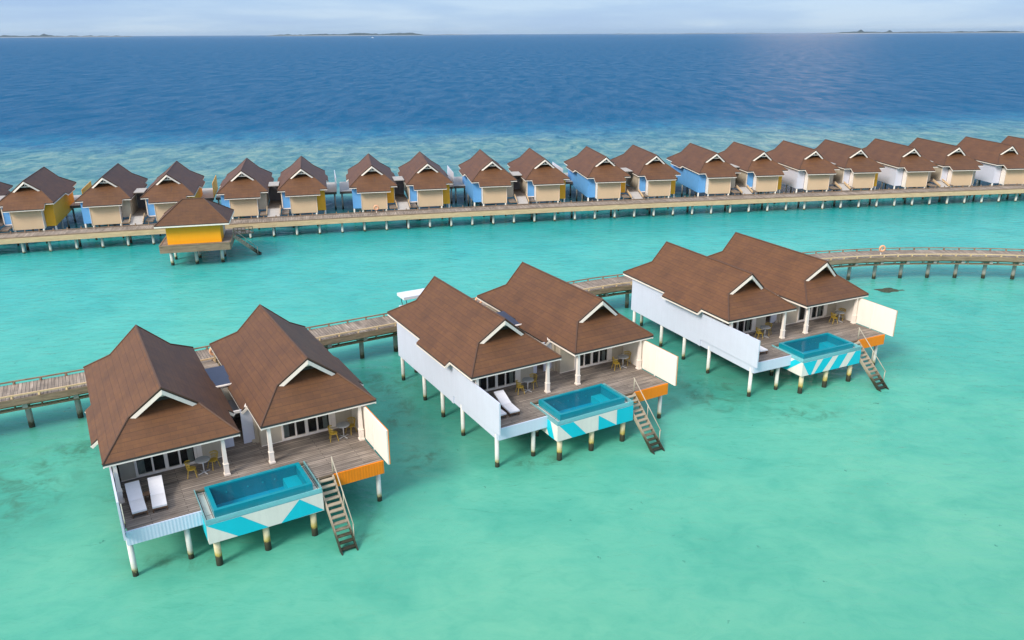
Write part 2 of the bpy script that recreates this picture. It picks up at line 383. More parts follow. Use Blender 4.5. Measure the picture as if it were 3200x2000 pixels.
def twin_villa(v, label, panes_left):
    T = thing('twin_villa', label, 'villa', (v[0], v[1], HW), v[2], 'twin villas standing over the lagoon')
    D = -HD
    # deck, notched for the pool
    d = M(); th = .16
    d.slab([(-3.6, -3.3, D), (.7, -3.3, D), (.7, -.78, D), (8.1, -.78, D), (8.1, -3.3, D), (12.9, -3.3, D), (12.9, 16.6, D), (-3.6, 16.6, D)], th, 0, 1, 1)
    d.build('deck', ['deck', 'beam'], T)
    j = M()
    for y in (-2.9, .6, 3.4, 6.9, 10.8, 14.6, 16.2):
        for a, b in ((-3.5, 12.8),) if y > -1 else ((-3.5, .6), (8.2, 12.8)): j.box(a, b, y - .12, y + .12, D - .62, D - .17)
    for x in (-3.3, 0, 3.2, 6.3, 9.4, 12.6): j.box(x - .1, x + .1, -.7 if 0 < x < 8 else -2.7, 16.1, D - .9, D - .63)
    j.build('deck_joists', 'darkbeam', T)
    for (x, y) in [(-3.6, -2.95), (-3.6, 3.0), (-3.6, 6.95), (-3.6, 10.9), (-3.6, 16.1), (-.29, -2.9), (1.7, -.2), (4.6, -.2), (7.6, -.2), (12.68, -2.82), (12.68, 3), (12.68, 7), (12.68, 11), (12.68, 16.1),
                   (-.3, 6.9), (3.2, 3.2), (3.2, 10.9), (6.3, 7), (9.4, 3.2), (9.4, 10.9), (-1.8, 17.2), (3.2, 16.2), (9.4, 16.2)]:
        pile(T, x, y, D - .63, .17, 'pile', 12, -HW)
    M().box(-3.7, .7, -3.42, -3.31, D - 1.0, D - .02).build('front_skirt', 'palesmooth' if panes_left else 'paleribs', T)
    M().box(9.35, 12.95, -3.42, -3.31, D - 1.02, D - .02).build('front_skirt', 'orangesmooth' if panes_left else 'orange', T)['label'] = 'orange boarded skirt'
    # long pale outer wall and the privacy panel that carries on past the porch
    w = M(); w.box(-3.82, -3.68, 4.55, 16.5, D - 1.0, .18); w.box(-3.86, -3.72, 4.2, 4.55, D - 1.0, -.2)
    w.box(-3.74, -3.66, -3.3, 4.2, D - 1.0, D - .15)
    w.build('outer_wall', 'pale', T)
    M().box(-3.86, -3.74, -3.85, 4.2, -3.36, -.7).build('privacy_panel', 'pale', T)
    r = M(); r.box(13.0, 13.1, -4.2, .6, -3.02, -.36, 0); r.build('privacy_panel', 'warm', T)
    r = M(); r.box(13.1, 13.17, -4.2, 16.5, -3.02, -.36, 0); r.box(13.1, 13.17, .6, 16.5, -.36, .0, 0); r.build('outer_cladding', 'orange', T)['label'] = 'orange outer cladding'
    r = M(); r.box(12.98, 13.09, .62, 16.5, D - 1.0, .1); r.box(12.96, 13.0, -1.6, -1.5, D - .15, -.4); r.build('outer_wall', 'warm', T)
    # two pavilions
    for u, ox in enumerate((0, 9.763)):
        a = thing('pavilion_wing', None, None); a.parent = T; a.location = (ox * S, .03 * u * S, 0)
        x0, x1 = (-3.3, 3.28) if u == 0 else (-3.7, 3.2)
        dl, dr = (-2.36, 1.62) if u == 0 else (-2.2, 1.55)
        w = M(); yw, zt = 3.0, .3
        hollow(w, x0, x1, yw, 16.55, D + .004, zt, .14, skip='f')
        w.box(x0, dl, yw, yw + .14, D + .004, zt); w.box(dr, x1, yw, yw + .14, D + .004, zt); w.box(dl, dr, yw, yw + .14, -.35, zt)
        w.build('wall', 'beige', a)
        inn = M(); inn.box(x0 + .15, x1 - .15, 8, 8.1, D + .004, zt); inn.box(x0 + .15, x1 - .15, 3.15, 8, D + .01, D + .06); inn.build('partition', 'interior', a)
        M().box(x0 - .02, x1 + .02, yw - .03, yw - .002, D + .004, D + .055).build('skirting', 'white', a)
        fr = M(); fr.box(dl, dr, yw - .06, yw + .1, D + .06, D + .2); fr.box(dl, dr, yw - .06, yw + .1, -.55, -.36)
        n = 4; st = (dr - dl - .5) / n
        fr.box(dl, dl + .16, yw - .06, yw + .1, D + .2, -.55); fr.box(dr - .16, dr, yw - .06, yw + .1, D + .2, -.55)
        for q in range(1, n): fr.box(dl + .25 + st * q - (.06 if q != 2 else .12), dl + .25 + st * q + (.06 if q != 2 else .12), yw - .05, yw + .08, D + .2, -.55)
        fr.box(dr + .02, dr + .36, yw - .045, yw - .004, D + .17, -.36)
        F = fr.build('sliding_door', 'white', a)
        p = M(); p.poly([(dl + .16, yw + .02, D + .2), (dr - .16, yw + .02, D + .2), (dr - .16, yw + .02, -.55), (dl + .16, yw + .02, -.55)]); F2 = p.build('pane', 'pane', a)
        cu = M()
        for (a0, a1) in ((dl + .2, dl + .2 + st * .5), (dr - .2 - st * .45, dr - .2)):
            k = 10
            for i in range(k):
                xa, xb = a0 + (a1 - a0) * i / k, a0 + (a1 - a0) * (i + 1) / k; ya, yb = yw + .22 + .07 * (i % 2), yw + .22 + .07 * ((i + 1) % 2)
                cu.poly([(xa, ya, D + .1), (xb, yb, D + .1), (xb, yb, -.5), (xa, ya, -.5)])
        cu.build('curtain', 'curtain', a)
        so = M(); so.box(x0 - .2, x1 + .2, .5, 3.0, .02, .06); so.build('porch_ceiling', 'mural', a)
        R = roof(a, 4.2, 2.21, 1.61, 3.47, 2.63, 2.06, 17.9, False, (4.0, 9.9), False)
        # entrance box under the rear lip
        e = M(); hollow(e, -2.2, 2.2, 16.6, 18.1, D - 1, -.8, .12, skip='f'); e.build('entrance_box', 'boxcream', a)
        for px in ((-3.56, 3.05) if u == 0 else (-3.64, 2.96)):
            c = M(); z = D
            for (hw, za, zb) in ((.20, z, z + .12), (.155, z + .12, z + .8), (.18, z + .8, z + .87)): c.box(px - hw, px + hw, .33 - hw, .33 + hw, za, zb)
            A = [(px + sx * .135, .33 + sy * .135, z + .87) for sx, sy in ((-1, -1), (1, -1), (1, 1), (-1, 1))]; B = [(px + sx * .105, .33 + sy * .105, .1) for sx, sy in ((-1, -1), (1, -1), (1, 1), (-1, 1))]
            for i in range(4): q = (i + 1) % 4; c.poly([A[i], A[q], B[q], B[i]])
            c.poly(B); c.build('post', 'white', a)
        if u == 0: M().box(-3.5, 3.25, .26, .4, -.24, -.03).build('porch_beam', 'white', a)
        else: M().box(-3.6, 3.15, .26, .4, -.24, -.03).build('porch_beam', 'white', a)
    # the alley between the wings
    M().box(5.05, 5.85, 4.12, 4.26, D + .004, -.32).build('alley_screen', 'whitewall', T)
    M().box(3.62, 4.35, 4.14, 4.26, D + .004, -.75).build('alley_screen', 'whitewall', T)
    g = M(); g.box(5.86, 6.05, 3.75, 4.8, D + .004, -.1); g.box(5.6, 5.86, 3.9, 4.1, D + .004, D + .18); g.build('alley_pier', 'beige', T)
    g = M(); g.beam((3.6, 4.2, -.42), (5.04, 4.2, -.42), .16, .18); g.beam((3.75, 3.95, -.3), (3.6, 4.6, -.3), .22, .3); g.beam((5.5, 4.0, -.17), (5.9, 4.75, -.05), .3, .22); g.build('alley_lintel', 'white', T)
    g = M(); g.box(3.3, 6.05, 8.7, 8.84, D + .004, -.35); g.build('alley_back_wall', 'beige', T)
    g = M(); g.box(3.4, 6.0, 6.4, 8.69, -1.5, -1.42); g.build('alley_awning', 'grey', T)
    g = M(); g.slab([(4.0, 8.8, -.12), (5.95, 8.8, -.12), (5.95, 12.4, .05), (4.0, 12.4, .05)], .08, 0, 0, 0); C_ = g.build('canopy', 'navy', T)
    M().tube([(4.05, 8.76, -.16), (5.95, 8.76, -.16)], .1, 8).build('canopy_rim', 'white', C_, True)
    g = M(); g.slab([(3.5, 16.65, D + .03), (6.4, 16.65, D + .03), (6.4, 22.0, D + .02), (3.5, 22.0, D + .02)], .2, 0, 1, 1); g.build('entrance_bridge', ['walk', 'beam'], T)
    M().box(4.1, 5.7, 12.0, 18.6, D + .07, D + .1).build('entrance_mat', 'concrete', T)
    g = M()
    for x in (3.6, 6.3):
        for y in (17.2, 19.2, 21.2): g.box(x - .06, x + .06, y - .06, y + .06, D + .03, D + .95)
        g.box(x - .05, x + .05, 17.1, 21.3, D + .95, D + 1.03)
    g.build('bridge_railing', 'lightbeam', T)
    return T

def pool(v, label, shapes, side):
    T = thing('plunge_pool', label, 'pool', (v[0], v[1], HW), v[2], 'raised pools on the villa decks')
    x0, x1, y0, y1, z0, z1 = .69, 8.05, -4.9, -.8, -4.66, -3.3
    mu = M(); e = .012
    a0, a1, c0, c1, zt, zb, t = 1.31, 7.6, -4.32, -1.08, -2.755, -4.15, .26
    i0, i1, j0, j1 = a0 + t + .004, a1 - t - .004, c0 + t + .004, c1 - t - .004
    O = [(x0, y0), (x1, y0), (x1, y1), (x0, y1)]; I = [(i0, j0), (i1, j0), (i1, j1), (i0, j1)]
    mu.poly([(*p, z0) for p in O][::-1])
    for k in range(4):
        q = (k + 1) % 4; mu.poly([(*O[k], z0), (*O[q], z0), (*O[q], z1), (*O[k], z1)]); mu.poly([(*O[k], z1), (*O[q], z1), (*I[q], z1), (*I[k], z1)])
    for poly in shapes: mu.poly([(x0 + u * (x1 - x0), y0 - e, z0 + w * (z1 - z0)) for u, w in poly], 1)
    for poly in side: mu.poly([(x0 - e, y1 + u * (y0 - y1), z0 + w * (z1 - z0)) for u, w in poly], 1)
    mu.build('mural_base', ['mural', 'turq'], T)
    l = M(); l.box(x0 + .06, x1 - .06, y0 + .06, c0 - .01, z1 + .002, z1 + .03); l.box(x0 + .06, a0 - .01, c0 - .01, y1, z1 + .002, z1 + .03); l.box(a1 + .01, x1 - .06, c0 - .01, y1, z1 + .002, z1 + .03); l.build('ledge', 'ledge', T)
    g = M(); zt = -2.93
    g.box(x0, x1, y0, y0 + .05, z1 + .004, zt); g.box(x0, x0 + .05, y0 + .05, y1, z1 + .004, zt); g.box(x1 - .05, x1, y0 + .05, y1, z1 + .004, zt); g.build('glass_screen', 'skirtglass', T)
    # basin
    zt = -2.755
    m = M(); m.box(a0, a1, c0, c0 + t, z1 + .032, zt); m.box(a0, a1, c1 - t, c1, z1 + .032, zt); m.box(a0, a0 + t, c0 + t, c1 - t, z1 + .032, zt); m.box(a1 - t, a1, c0 + t, c1 - t, z1 + .032, zt)
    m.build('basin', 'pool', T, bevel=.03)
    # interior, set into the base: four faces and a floor drawn just inside
    m = M(); zf = zb
    for k in range(4): q = (k + 1) % 4; m.poly([(*I[q], zf), (*I[k], zf), (*I[k], z1 + .04), (*I[q], z1 + .04)])
    m.build('basin_lining', 'pool', T)
    m = M(); m.poly([(i0, j0, zf), (i1, j0, zf), (i1, j1, zf), (i0, j1, zf)]); m.build('basin_floor', 'pooldeep', T)
    m = M(); m.box(i1 - 1.0, i1 - .01, j0 + .01, j1 - .01, zf + .002, zf + .62); m.build('bench', 'poolstep', T)
    m = M()
    for x in (2.6, 4.0, 5.0, 5.8): m.tube([(x, j1 - .02, zf + .75), (x, j1 - .06, zf + .75)], .05, 8)
    m.build('jet_nozzles', 'poolstep', T)
    w = M(); z = zt - .10; w.poly([(i0, j0, z), (i1, j0, z), (i1, j1, z), (i0, j1, z)]); w.build('pool_water', 'poolwater', T)
    for x in (1.17, 4.24, 7.37): pile(T, x, -4.5, z0, .21, 'poolpile', 12, -HW)
    return T

def staircase(v, label, two_rails):
    T = thing('staircase', label, 'stairs', at(v, 8.75, -3.45, DZ), v[2], 'timber stairs from deck to sea')
    n = 13; dy, dz = -4.3, -(DZ + .25)
    # stairs descend along -y; origin at the top
    for s in (-.52, .52): M().beam((s, .1, -.1), (s, dy - .1, dz - .1), .09, .3).build('stringer', 'stair', T)
    for k in range(n):
        u = (k + .5) / n; M().box(-.47, .47, dy * u - .15, dy * u + .15, dz * u - .05, dz * u + .02).build('tread', 'stair', T)
    rails = (.58, -.58) if two_rails else (.58,)
    for s in rails:
        h = M(); u1 = .82
        h.tube([(s, .15, .02), (s, .15, 1.25)], .045, 6); h.tube([(s, .25, 1.28), (s, dy * u1, dz * u1 + 1.1)], .038, 6); h.tube([(s, dy * u1 * .5, dz * u1 * .5 - .05), (s, dy * u1 * .5, dz * u1 * .5 + 1.15)], .04, 6); h.tube([(s, dy * u1 * .97, dz * u1), (s, dy * u1 * .97, dz * u1 + 1.1)], .04, 6)
        h.build('handrail', 'rail', T, True)
    return T

MURA = ([[(0, 1), (.24, 0), (.5, 0), (.28, 1)], [(.79, 1), (.61, 0), (1, .03)]], [[(0, 1), (.35, 0), (.9, 0), (1, .97)]])
MURB = ([[(.02, 1), (.19, 0), (.37, 0), (.2, 1)], [(.53, .95), (.53, 0), (.775, 0)], [(.775, 0), (1, 0), (1, 1), (.775, 1)]], [[(.5, 1), (.7, 0), (.9, 0), (.75, 1)], [(.05, 1), (.2, 0), (.3, 0), (.2, 1)]])
MURC = ([[(0, 1), (.12, 0), (.16, 0), (.24, 1)], [(.34, 1), (.21, 0), (.35, 0), (.5, 1)], [(.6, 1), (.47, 0), (.64, 0), (.76, 1)], [(.9, 1), (.77, 0), (1, 0), (1, 1)]],
        [[(0, .2), (.35, 1), (.55, 1), (.15, 0), (0, 0)], [(.75, 1), (.95, 1), (.55, 0), (.35, 0)]])
vn = ['nearest twin villa, at the lower left', 'middle twin villa of the front three', 'right-hand twin villa of the front three']
NV = ['nearest', 'middle', 'farthest']
twin_villa(NEAR[0], 'brown-roofed twin villa nearest the viewer, pool mural of large turquoise triangles in front', 0)
twin_villa(NEAR[1], 'brown-roofed twin villa in the middle of the front three, with lower front pale wall', 1)
twin_villa(NEAR[2], 'brown-roofed twin villa on the right of the front three, beside the striped pool', 1)
bpy.data.objects['twin_villa.001']['label'] = 'brown-roofed twin villa in the middle of the front three, long pale blue side wall'
pool(NEAR[0], 'raised teal pool whose white front has two big turquoise triangles, at nearest villa', *MURA)
pool(NEAR[1], 'raised teal pool with a turquoise block and slanted shapes on its front, middle villa', *MURB)
pool(NEAR[2], 'raised teal pool with slanted turquoise and white stripes, right-hand villa', *MURC)
staircase(NEAR[0], 'grey timber stairs going down to the sea beside the pool with big triangles', False)
staircase(NEAR[1], 'grey timber stairs with pale handrail beside the middle villa pool', False)
staircase(NEAR[2], 'grey timber stairs with pale handrail beside the striped pool', False)

# ------------------------------------------------------------------ deck furniture
def lounger():
    T = thing('sun_lounger', None, 'sun lounger', group='white loungers on the decks')
    f = M(); f.box(-.45, .45, -1.6, -1.52, .22, .32); f.box(-.45, -.38, -1.52, 1.3, .22, .32); f.box(.38, .45, -1.52, 1.3, .22, .32); f.box(-.38, .38, 1.22, 1.3, .22, .32); f.build('frame', 'wood', T)
    for x in (-.41, .41):
        for y in (-1.5, 1.15): M().box(x - .04, x + .04, y - .05, y + .05, 0, .22).build('leg', 'wood', T)
    M().box(-.43, .43, -1.58, -.12, .325, .44).build('seat_cushion', 'cushion', T, bevel=.03)
    M().slab([(-.43, -.1, .44), (.43, -.1, .44), (.43, 1.35, .98), (-.43, 1.35, .98)], .11, 0, 0, 0).build('backrest', 'cushion', T, bevel=.03)
    b = M(); b.beam((-.3, .2, .3), (-.3, 1.0, .7), .05, .05); b.beam((.3, .2, .3), (.3, 1.0, .7), .05, .05); b.beam((0, 1.1, .3), (0, 1.1, .75), .4, .05); b.build('back_support', 'wood', T)
    return T
def side_table():
    T = thing('side_table', None, 'side table', group='small wooden tables between loungers')
    M().tube([(0, 0, .46), (0, 0, .52)], .26, 14).build('table_top', 'wood', T)
    for k in range(3):
        a = k * 2.09; M().tube([(.2 * math.cos(a), .2 * math.sin(a), 0), (.12 * math.cos(a), .12 * math.sin(a), .46)], .03, 6).build('leg', 'wood', T)
    return T
def table():
    T = thing('round_table', None, 'table', group='round tables on the porches')
    M().tube([(0, 0, 1.0), (0, 0, 1.045)], .5, 24).build('table_top', 'tabletop', T)
    M().tube([(0, 0, .06), (0, 0, 1.0)], .045, 8).build('pedestal', 'metal', T, True)
    b = M()
    for k in range(4):
        a = k * math.pi / 2 + .4; b.beam((0, 0, .07), (.42 * math.cos(a), .42 * math.sin(a), .03), .07, .05)
    b.build('base', 'metal', T); return T
def chair():
    T = thing('wire_chair', None, 'chair', group='yellow chairs at the round tables')
    M().tube([(0, 0, .58), (0, 0, .62)], .3, 14).build('seat', 'chair', T)
    for sx, sy in ((-1, -1), (1, -1), (1, 1), (-1, 1)): M().tube([(.3 * sx, .3 * sy, 0), (.2 * sx, .2 * sy, .58)], .025, 6).build('leg', 'chair', T)
    b = M(); arc = [(.36 * math.cos(a), .36 * math.sin(a), 1.12) for a in [math.pi * (.02 + .96 * k / 10) for k in range(11)]]
    arc = [(x, y * .95 + .02, z - .1 * (1 - y / .36)) for x, y, z in arc]; b.tube(arc, .035, 6)
    for k in range(1, 10): b.tube([(arc[k][0] * .78, arc[k][1] * .8, .62), arc[k]], .018, 5)
    lo = [(x * .9, y * .9, z * .6 + .62 * .4) for x, y, z in arc]; b.tube(lo, .02, 5)
    b.build('backrest', 'chair', T); return T
lg, stb, tb, ch = lounger(), side_table(), table(), chair()
used = set()
def put(o, label, v, x, y, rz=0):
    c = o if o.name not in used else copy_tree(o); used.add(o.name)
    place(c, at(v, x, y, DZ), v[2] + rz); c['label'] = label; return c
VN = ['nearest villa', 'middle front villa', 'right-hand front villa']
for i, v in enumerate(NEAR):
    put(lg, 'white sun lounger next to the pale wall on the %s deck' % VN[i], v, -2.73, -.55, .02)
    put(lg, 'white sun lounger on the pool side of the pair, %s deck' % VN[i], v, -1.45, -.58, -.05)
    if i < 2: put(stb, 'small brown wooden table between the two white loungers, %s' % VN[i], v, -2.08, -.35)
    for w, x, wn in ((0, 1.74, 'left'), (1, 11.7, 'right')):
        put(tb, 'round grey table on the %s porch of the %s' % (wn, VN[i]), v, x, 1.35)
        put(ch, 'yellow chair left of the round table, %s porch of the %s' % (wn, VN[i]), v, x - .78, 1.3, rad(80))
        put(ch, 'yellow chair right of the round table, %s porch of the %s' % (wn, VN[i]), v, x + .72, 1.75, rad(-65))

# ------------------------------------------------------------------ walkways
def catmull(P, step):
    out = []
    for i in range(len(P) - 1):
        p = [P[max(i - 1, 0)], P[i], P[i + 1], P[min(i + 2, len(P) - 1)]]; n = max(2, int(math.dist(P[i], P[i + 1]) / step))
        for k in range(n):
            t = k / n; out.append(tuple(.5 * (2 * p[1][j] + (p[2][j] - p[0][j]) * t + (2 * p[0][j] - 5 * p[1][j] + 4 * p[2][j] - p[3][j]) * t * t + (3 * p[1][j] - p[0][j] - 3 * p[2][j] + p[3][j]) * t ** 3) for j in (0, 1)))
    return out + [P[-1]]
def resample(pts, step):
    out = [pts[0]]; acc = 0
    for a, b in zip(pts, pts[1:]):
        d = math.dist(a, b); t = step - acc
        while t <= d:
            out.append((a[0] + (b[0] - a[0]) * t / d, a[1] + (b[1] - a[1]) * t / d)); t += step
        acc = d - (t - step)
    return out
def offs(pts, d):
    o = []
    for i, p in enumerate(pts):
        a, b = pts[max(i - 1, 0)], pts[min(i + 1, len(pts) - 1)]; dx, dy = b[0] - a[0], b[1] - a[1]; l = math.hypot(dx, dy); o.append((p[0] - dy / l * d, p[1] + dx / l * d))
    return o
def ribbon(m, pts, d0, d1, z, t, u_along=False):
    A, B = offs(pts, d0), offs(pts, d1); s = 0
    for i in range(len(pts) - 1):
        l = math.dist(pts[i], pts[i + 1]); a, b, c, d = A[i], A[i + 1], B[i + 1], B[i]
        q = [(a[0], a[1], z), (b[0], b[1], z), (c[0], c[1], z), (d[0], d[1], z)]
        uv = [(d0, s), (d0, s + l), (d1, s + l), (d1, s)]
        if u_along: uv = [(y, x) for x, y in uv]
        m.poly(q, 0, uv); m.poly([(x, y, z - t) for x, y, _ in q][::-1], 1)
        for e0, e1, w in ((q[0], q[1], d0), (q[2], q[3], d1)):
            m.poly([e0, (e0[0], e0[1], z - t), (e1[0], e1[1], z - t), e1], 1, [(s, z), (s, z - t), (s + l, z - t), (s + l, z)])
        s += l
    return m
WP = [(-75, 41.5), (-60, 50.6), (-43.1, 60.3), (-37.5, 63.3), (-15.7, 76.2), (8.2, 89.3), (14.5, 92.1), (28, 98.0), (41, 102), (50.5, 103.7), (60, 103.9), (68.8, 103.0), (82, 100.5), (96, 96.5)]
cl = resample(catmull(WP, 1), 2.0)
W = thing('timber_walkway', 'curving timber walkway behind the three front villas', 'walkway', (0, 0, 0))
ribbon(M(), cl, -1.75, 1.75, DZ, .14).build('walkway_deck', ['walk', 'beam'], W)
for d in (-1.66, 1.66):
    k = M(); e = offs(cl, d)
    for a, b in zip(e, e[1:]): k.beam((*a, DZ + .28), (*b, DZ + .28), .14, .11)
    for a in e: k.box(a[0] - .08, a[0] + .08, a[1] - .08, a[1] + .08, DZ + .004, DZ + .225)
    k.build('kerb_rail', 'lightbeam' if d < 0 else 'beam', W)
    k = M()
    e = offs(cl, d * 1.05)
    for a, b in zip(e, e[1:]): k.beam((*a, DZ - .30), (*b, DZ - .30), .09, .56)
    k.build('fascia', 'beam', W)
g = M()
for d in (-1.5, 1.5):
    e = offs(cl, d)
    for a, b in zip(e, e[1:]): g.beam((*a, DZ - .40), (*b, DZ - .40), .2, .5)
for d in (-1.35, -1.0, 1.0):
    e = offs(cl, d)
    for zz in (DZ - .75, DZ - 1.15):
        for a, b in zip(e, e[1:]): g.beam((*a, zz), (*b, zz), .1, .15)
    for a in e: g.box(a[0] - .04, a[0] + .04, a[1] - .04, a[1] + .04, DZ - 1.2, DZ - .58)
g.build('service_rails', 'beam', W)
# piles about 3.75 apart, in phase with the pile seen at (-15.7, 76.2)
rs = resample(catmull(WP, .5), .25); k0 = min(range(len(rs)), key=lambda i: math.dist(rs[i], (-15.7, 76.2)))
for i in range(k0 % 15, len(rs), 15):
    p = rs[i]; q = rs[min(i + 1, len(rs) - 1)]; dx, dy = q[0] - p[0], q[1] - p[1]; l = math.hypot(dx, dy) or 1
    if not any(math.dist(p, at(v, 4.9, 22)[:2]) < .5 for v in NEAR):
        pl = M().tube([(p[0], p[1], -2), (p[0], p[1], DZ - 1.05)], .24, 10); pl.beam((p[0] + dy / l * 1.5, p[1] - dx / l * 1.5, DZ - .85), (p[0] - dy / l * 1.5, p[1] + dx / l * 1.5, DZ - .85), .4, .4)
        pl.build('pile', 'walkpile', W)

BZ = 2.62
bx = [-112 + 2 * i for i in range(122)]; bl = resample([(x, board_y(x)) for x in bx], 2.0)
B = thing('long_boardwalk', 'long timber boardwalk on white piles in front of the far villa row', 'boardwalk')
ribbon(M(), bl, -.95, 2.9, BZ, .15).build('boardwalk_deck', ['walk', 'lightbeam'], B)
f = M(); e = offs(bl, -1.0)
for a, b in zip(e, e[1:]):
    f.beam((*a, BZ - .24), (*b, BZ - .24), .1, .5); f.beam((*a, BZ - .63), (*b, BZ - .63), .08, .27)
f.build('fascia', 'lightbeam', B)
f = M(); e = offs(bl, -.85)
for a, b in zip(e, e[1:]): f.beam((*a, BZ + .1), (*b, BZ + .1), .14, .12)
e = offs(bl, 2.75)
for i, (a, b) in enumerate(zip(e, e[1:])):
    f.beam((*a, BZ + .12), (*b, BZ + .12), .12, .1); f.box(a[0] - .07, a[0] + .07, a[1] - .07, a[1] + .07, BZ + .004, BZ + .42)
f.build('kerb_rail', 'beam', B)
f = M()
for d in (0.6, 2.4):
    e = offs(bl, d)
    for a, b in zip(e, e[1:]): f.beam((*a, BZ - .4), (*b, BZ - .4), .25, .45)
f.build('joists', 'darkbeam', B)
rs = resample([(x, board_y(x)) for x in bx], .25); k0 = min(range(len(rs)), key=lambda i: abs(rs[i][0] - 4.2))
ids = [i for i in range(len(rs)) if (i - k0) % 15 == 0 and -105 < rs[i][0] < 118]
nrm = offs(rs, 2.2)
for i in ids:
    p = rs[i]; M().tube([(p[0], p[1], -2), (p[0], p[1], BZ - .15)], .2, 10).build('pile', 'farpile', B, True)
for i in ids[::2]:
    if len([c for c in B.children if c.name.startswith('pile')]) >= 98: break
    p = nrm[i]; M().tube([(p[0], p[1], -2), (p[0], p[1], BZ - .15)], .2, 8).build('pile', 'walkpile', B, True)

# ------------------------------------------------------------------ far villas
# (outer colour, inner recess colour) for the left-hand and right-hand unit of each pair
LC = {0: ('blue', 'beige'), 2: ('blue', 'beige'), 4: ('blue', 'beige'), 6: ('blue', 'yellow'), 8: ('blue', 'beige'), 10: ('blue', 'yellow'), 12: ('blue', 'beige'), 14: ('whitewall', 'beige'), 16: ('whitewall', 'beige'), 18: ('whitewall', 'beige')}
RC = {1: ('yellow', 'blue'), 3: ('yellow', 'blue'), 5: ('yellow', 'blue'), 7: ('yellow', 'blue'), 9: ('yellow', 'blue'), 11: ('yellow', 'blue'), 13: ('yellow', 'blue'), 15: ('yellow', 'whitewall'), 17: ('beige', 'whitewall'), 19: ('beige', 'whitewall')}
ordn = ['first', 'second', 'third', 'fourth', 'fifth', 'sixth', 'seventh', 'eighth', 'ninth', 'tenth', 'eleventh', 'twelfth', 'thirteenth', 'fourteenth', 'fifteenth', 'sixteenth', 'seventeenth', 'eighteenth', 'nineteenth', 'twentieth']
cname = dict(blue='blue', yellow='yellow', beige='beige', whitewall='white')
def far_villa(i, v):
    left = i % 2 == 0; s = -1 if left else 1           # outer side
    oc, ic = (LC if left else RC)[i]
    lab = 'brown-roofed far-row villa, %s outer side wall, %s from the left along the long boardwalk' % (cname[oc], ordn[i])
    T = thing('gabled_villa', lab, 'villa', (v[0], v[1], HW), v[2], 'villas in the far row')
    roof(T, 4.19, 2.13, 1.59, 3.37, 2.89, 2.31, 19.55, True, (9.6, 15.5), True)
    D = -HD; X = lambda a, b: (min(s * a, s * b), max(s * a, s * b))
    # front box, with a slim corner trim
    w = M(); hollow(w, -2.2, 2.2, -.12, 1.2, -4.05, -.85, .12); w.box(-2.1, 2.1, .0, 1.08, -3.95, -3.9); w.build('front_box', 'boxcream', T)
    for x in (-2.26, 2.2): M().box(x, x + .06, -.18, 1.14, -4.1, -.9).build('corner_trim', 'white', T)
    o = M(); a, b = X(2.28, 3.72); o.box(a, b, 1.2, 1.34, -4.0, .05); a, b = X(3.58, 3.72); o.box(a, b, 1.34, 10.0, -4.0, .2)
    a, b = X(3.56, 3.70); o.box(a, b, 10.0, 17.6, -4.0, .2); o.build('outer_wall', oc, T)
    n = M(); a, b = X(-3.6, -2.28); n.box(a, b, 1.2, 1.34, -3.3, .05); n.build('recess_panel', ic, T)
    if ic in ('blue', 'whitewall'):
        n = M(); a, b = X(-3.6, -2.3); n.box(a, b, 1.14, 1.19, -3.45, -3.28); a, b = X(-3.66, -3.55); n.box(a, b, 1.12, 1.19, -3.28, .0); n.build('recess_frame', 'white', T)
    n = M(); a, b = X(-3.74, -3.6); n.box(a, b, 1.2, 17.6, D - .1, .2); n.box(-3.5, 3.5, 17.4, 17.55, D, .2); n.build('inner_wall', 'beige', T)
    # sea deck with its fence, reaching halfway over the gap to the next pair
    d = M(); a, b = X(-3.7, 6.0); d.slab([(a, 13.2 if s * 6 == a else 13.2, D), (b, 13.2, D), (b, 24, D), (a, 24, D)], .2, 0, 1, 1); d.box(a, b, 13.1, 13.19, D - .45, D - .02, 1)
    d.build('sea_deck', ['concrete', 'darkbeam'], T)  # grey top stands for reflected sky, dark edge for the fascia in shade
    f = M(); a, b = X(6.02, 6.1); f.box(a, b, 13.1, 22.5, D, -.35); f.build('fence', 'yellow' if i in (1, 3) else 'whitewall', T) if not left else None
    # stub legs
    for x, y in ((-2.05, .05), (2.05, .05), (s * 3.55, 1.35)): M().tube([(x, y, -HW - 1), (x, y, -4.0)], .15, 8).build('pile', 'pile', T, True)
    for x, y in ((s * 3.5, 6), (s * 3.5, 10.5), (s * 3.5, 16), (s * 5.6, 13.6), (-1.5, 8), (-1.5, 13)): M().tube([(x, y, -HW - 1), (x, y, D - .2)], .16, 8).build('pile', 'walkpile', T, True)
    fl = M(); fl.box(-3.5, 3.5, 1.4, 13.05, D - .25, D - .02); fl.build('floor_slab', 'darkbeam', T)
    if i == 3 or i == 6:
        # rust stain on the front hip is part of that roof only
        q = 1.59 / 2.89; px = .55 if i == 3 else .35; st = M(); pts = [(px - .22, 2.35), (px + .12, 2.3), (px + .2, 1.7), (px, 1.0), (px - .12, .9), (px - .1, 1.6)]
        st.poly([(x, y, q * y + .012) for x, y in (pts if False else pts[::-1])]); st.build('roof_stain', 'cap', T)
    return T
for i, v in enumerate(FAR): far_villa(i, v)
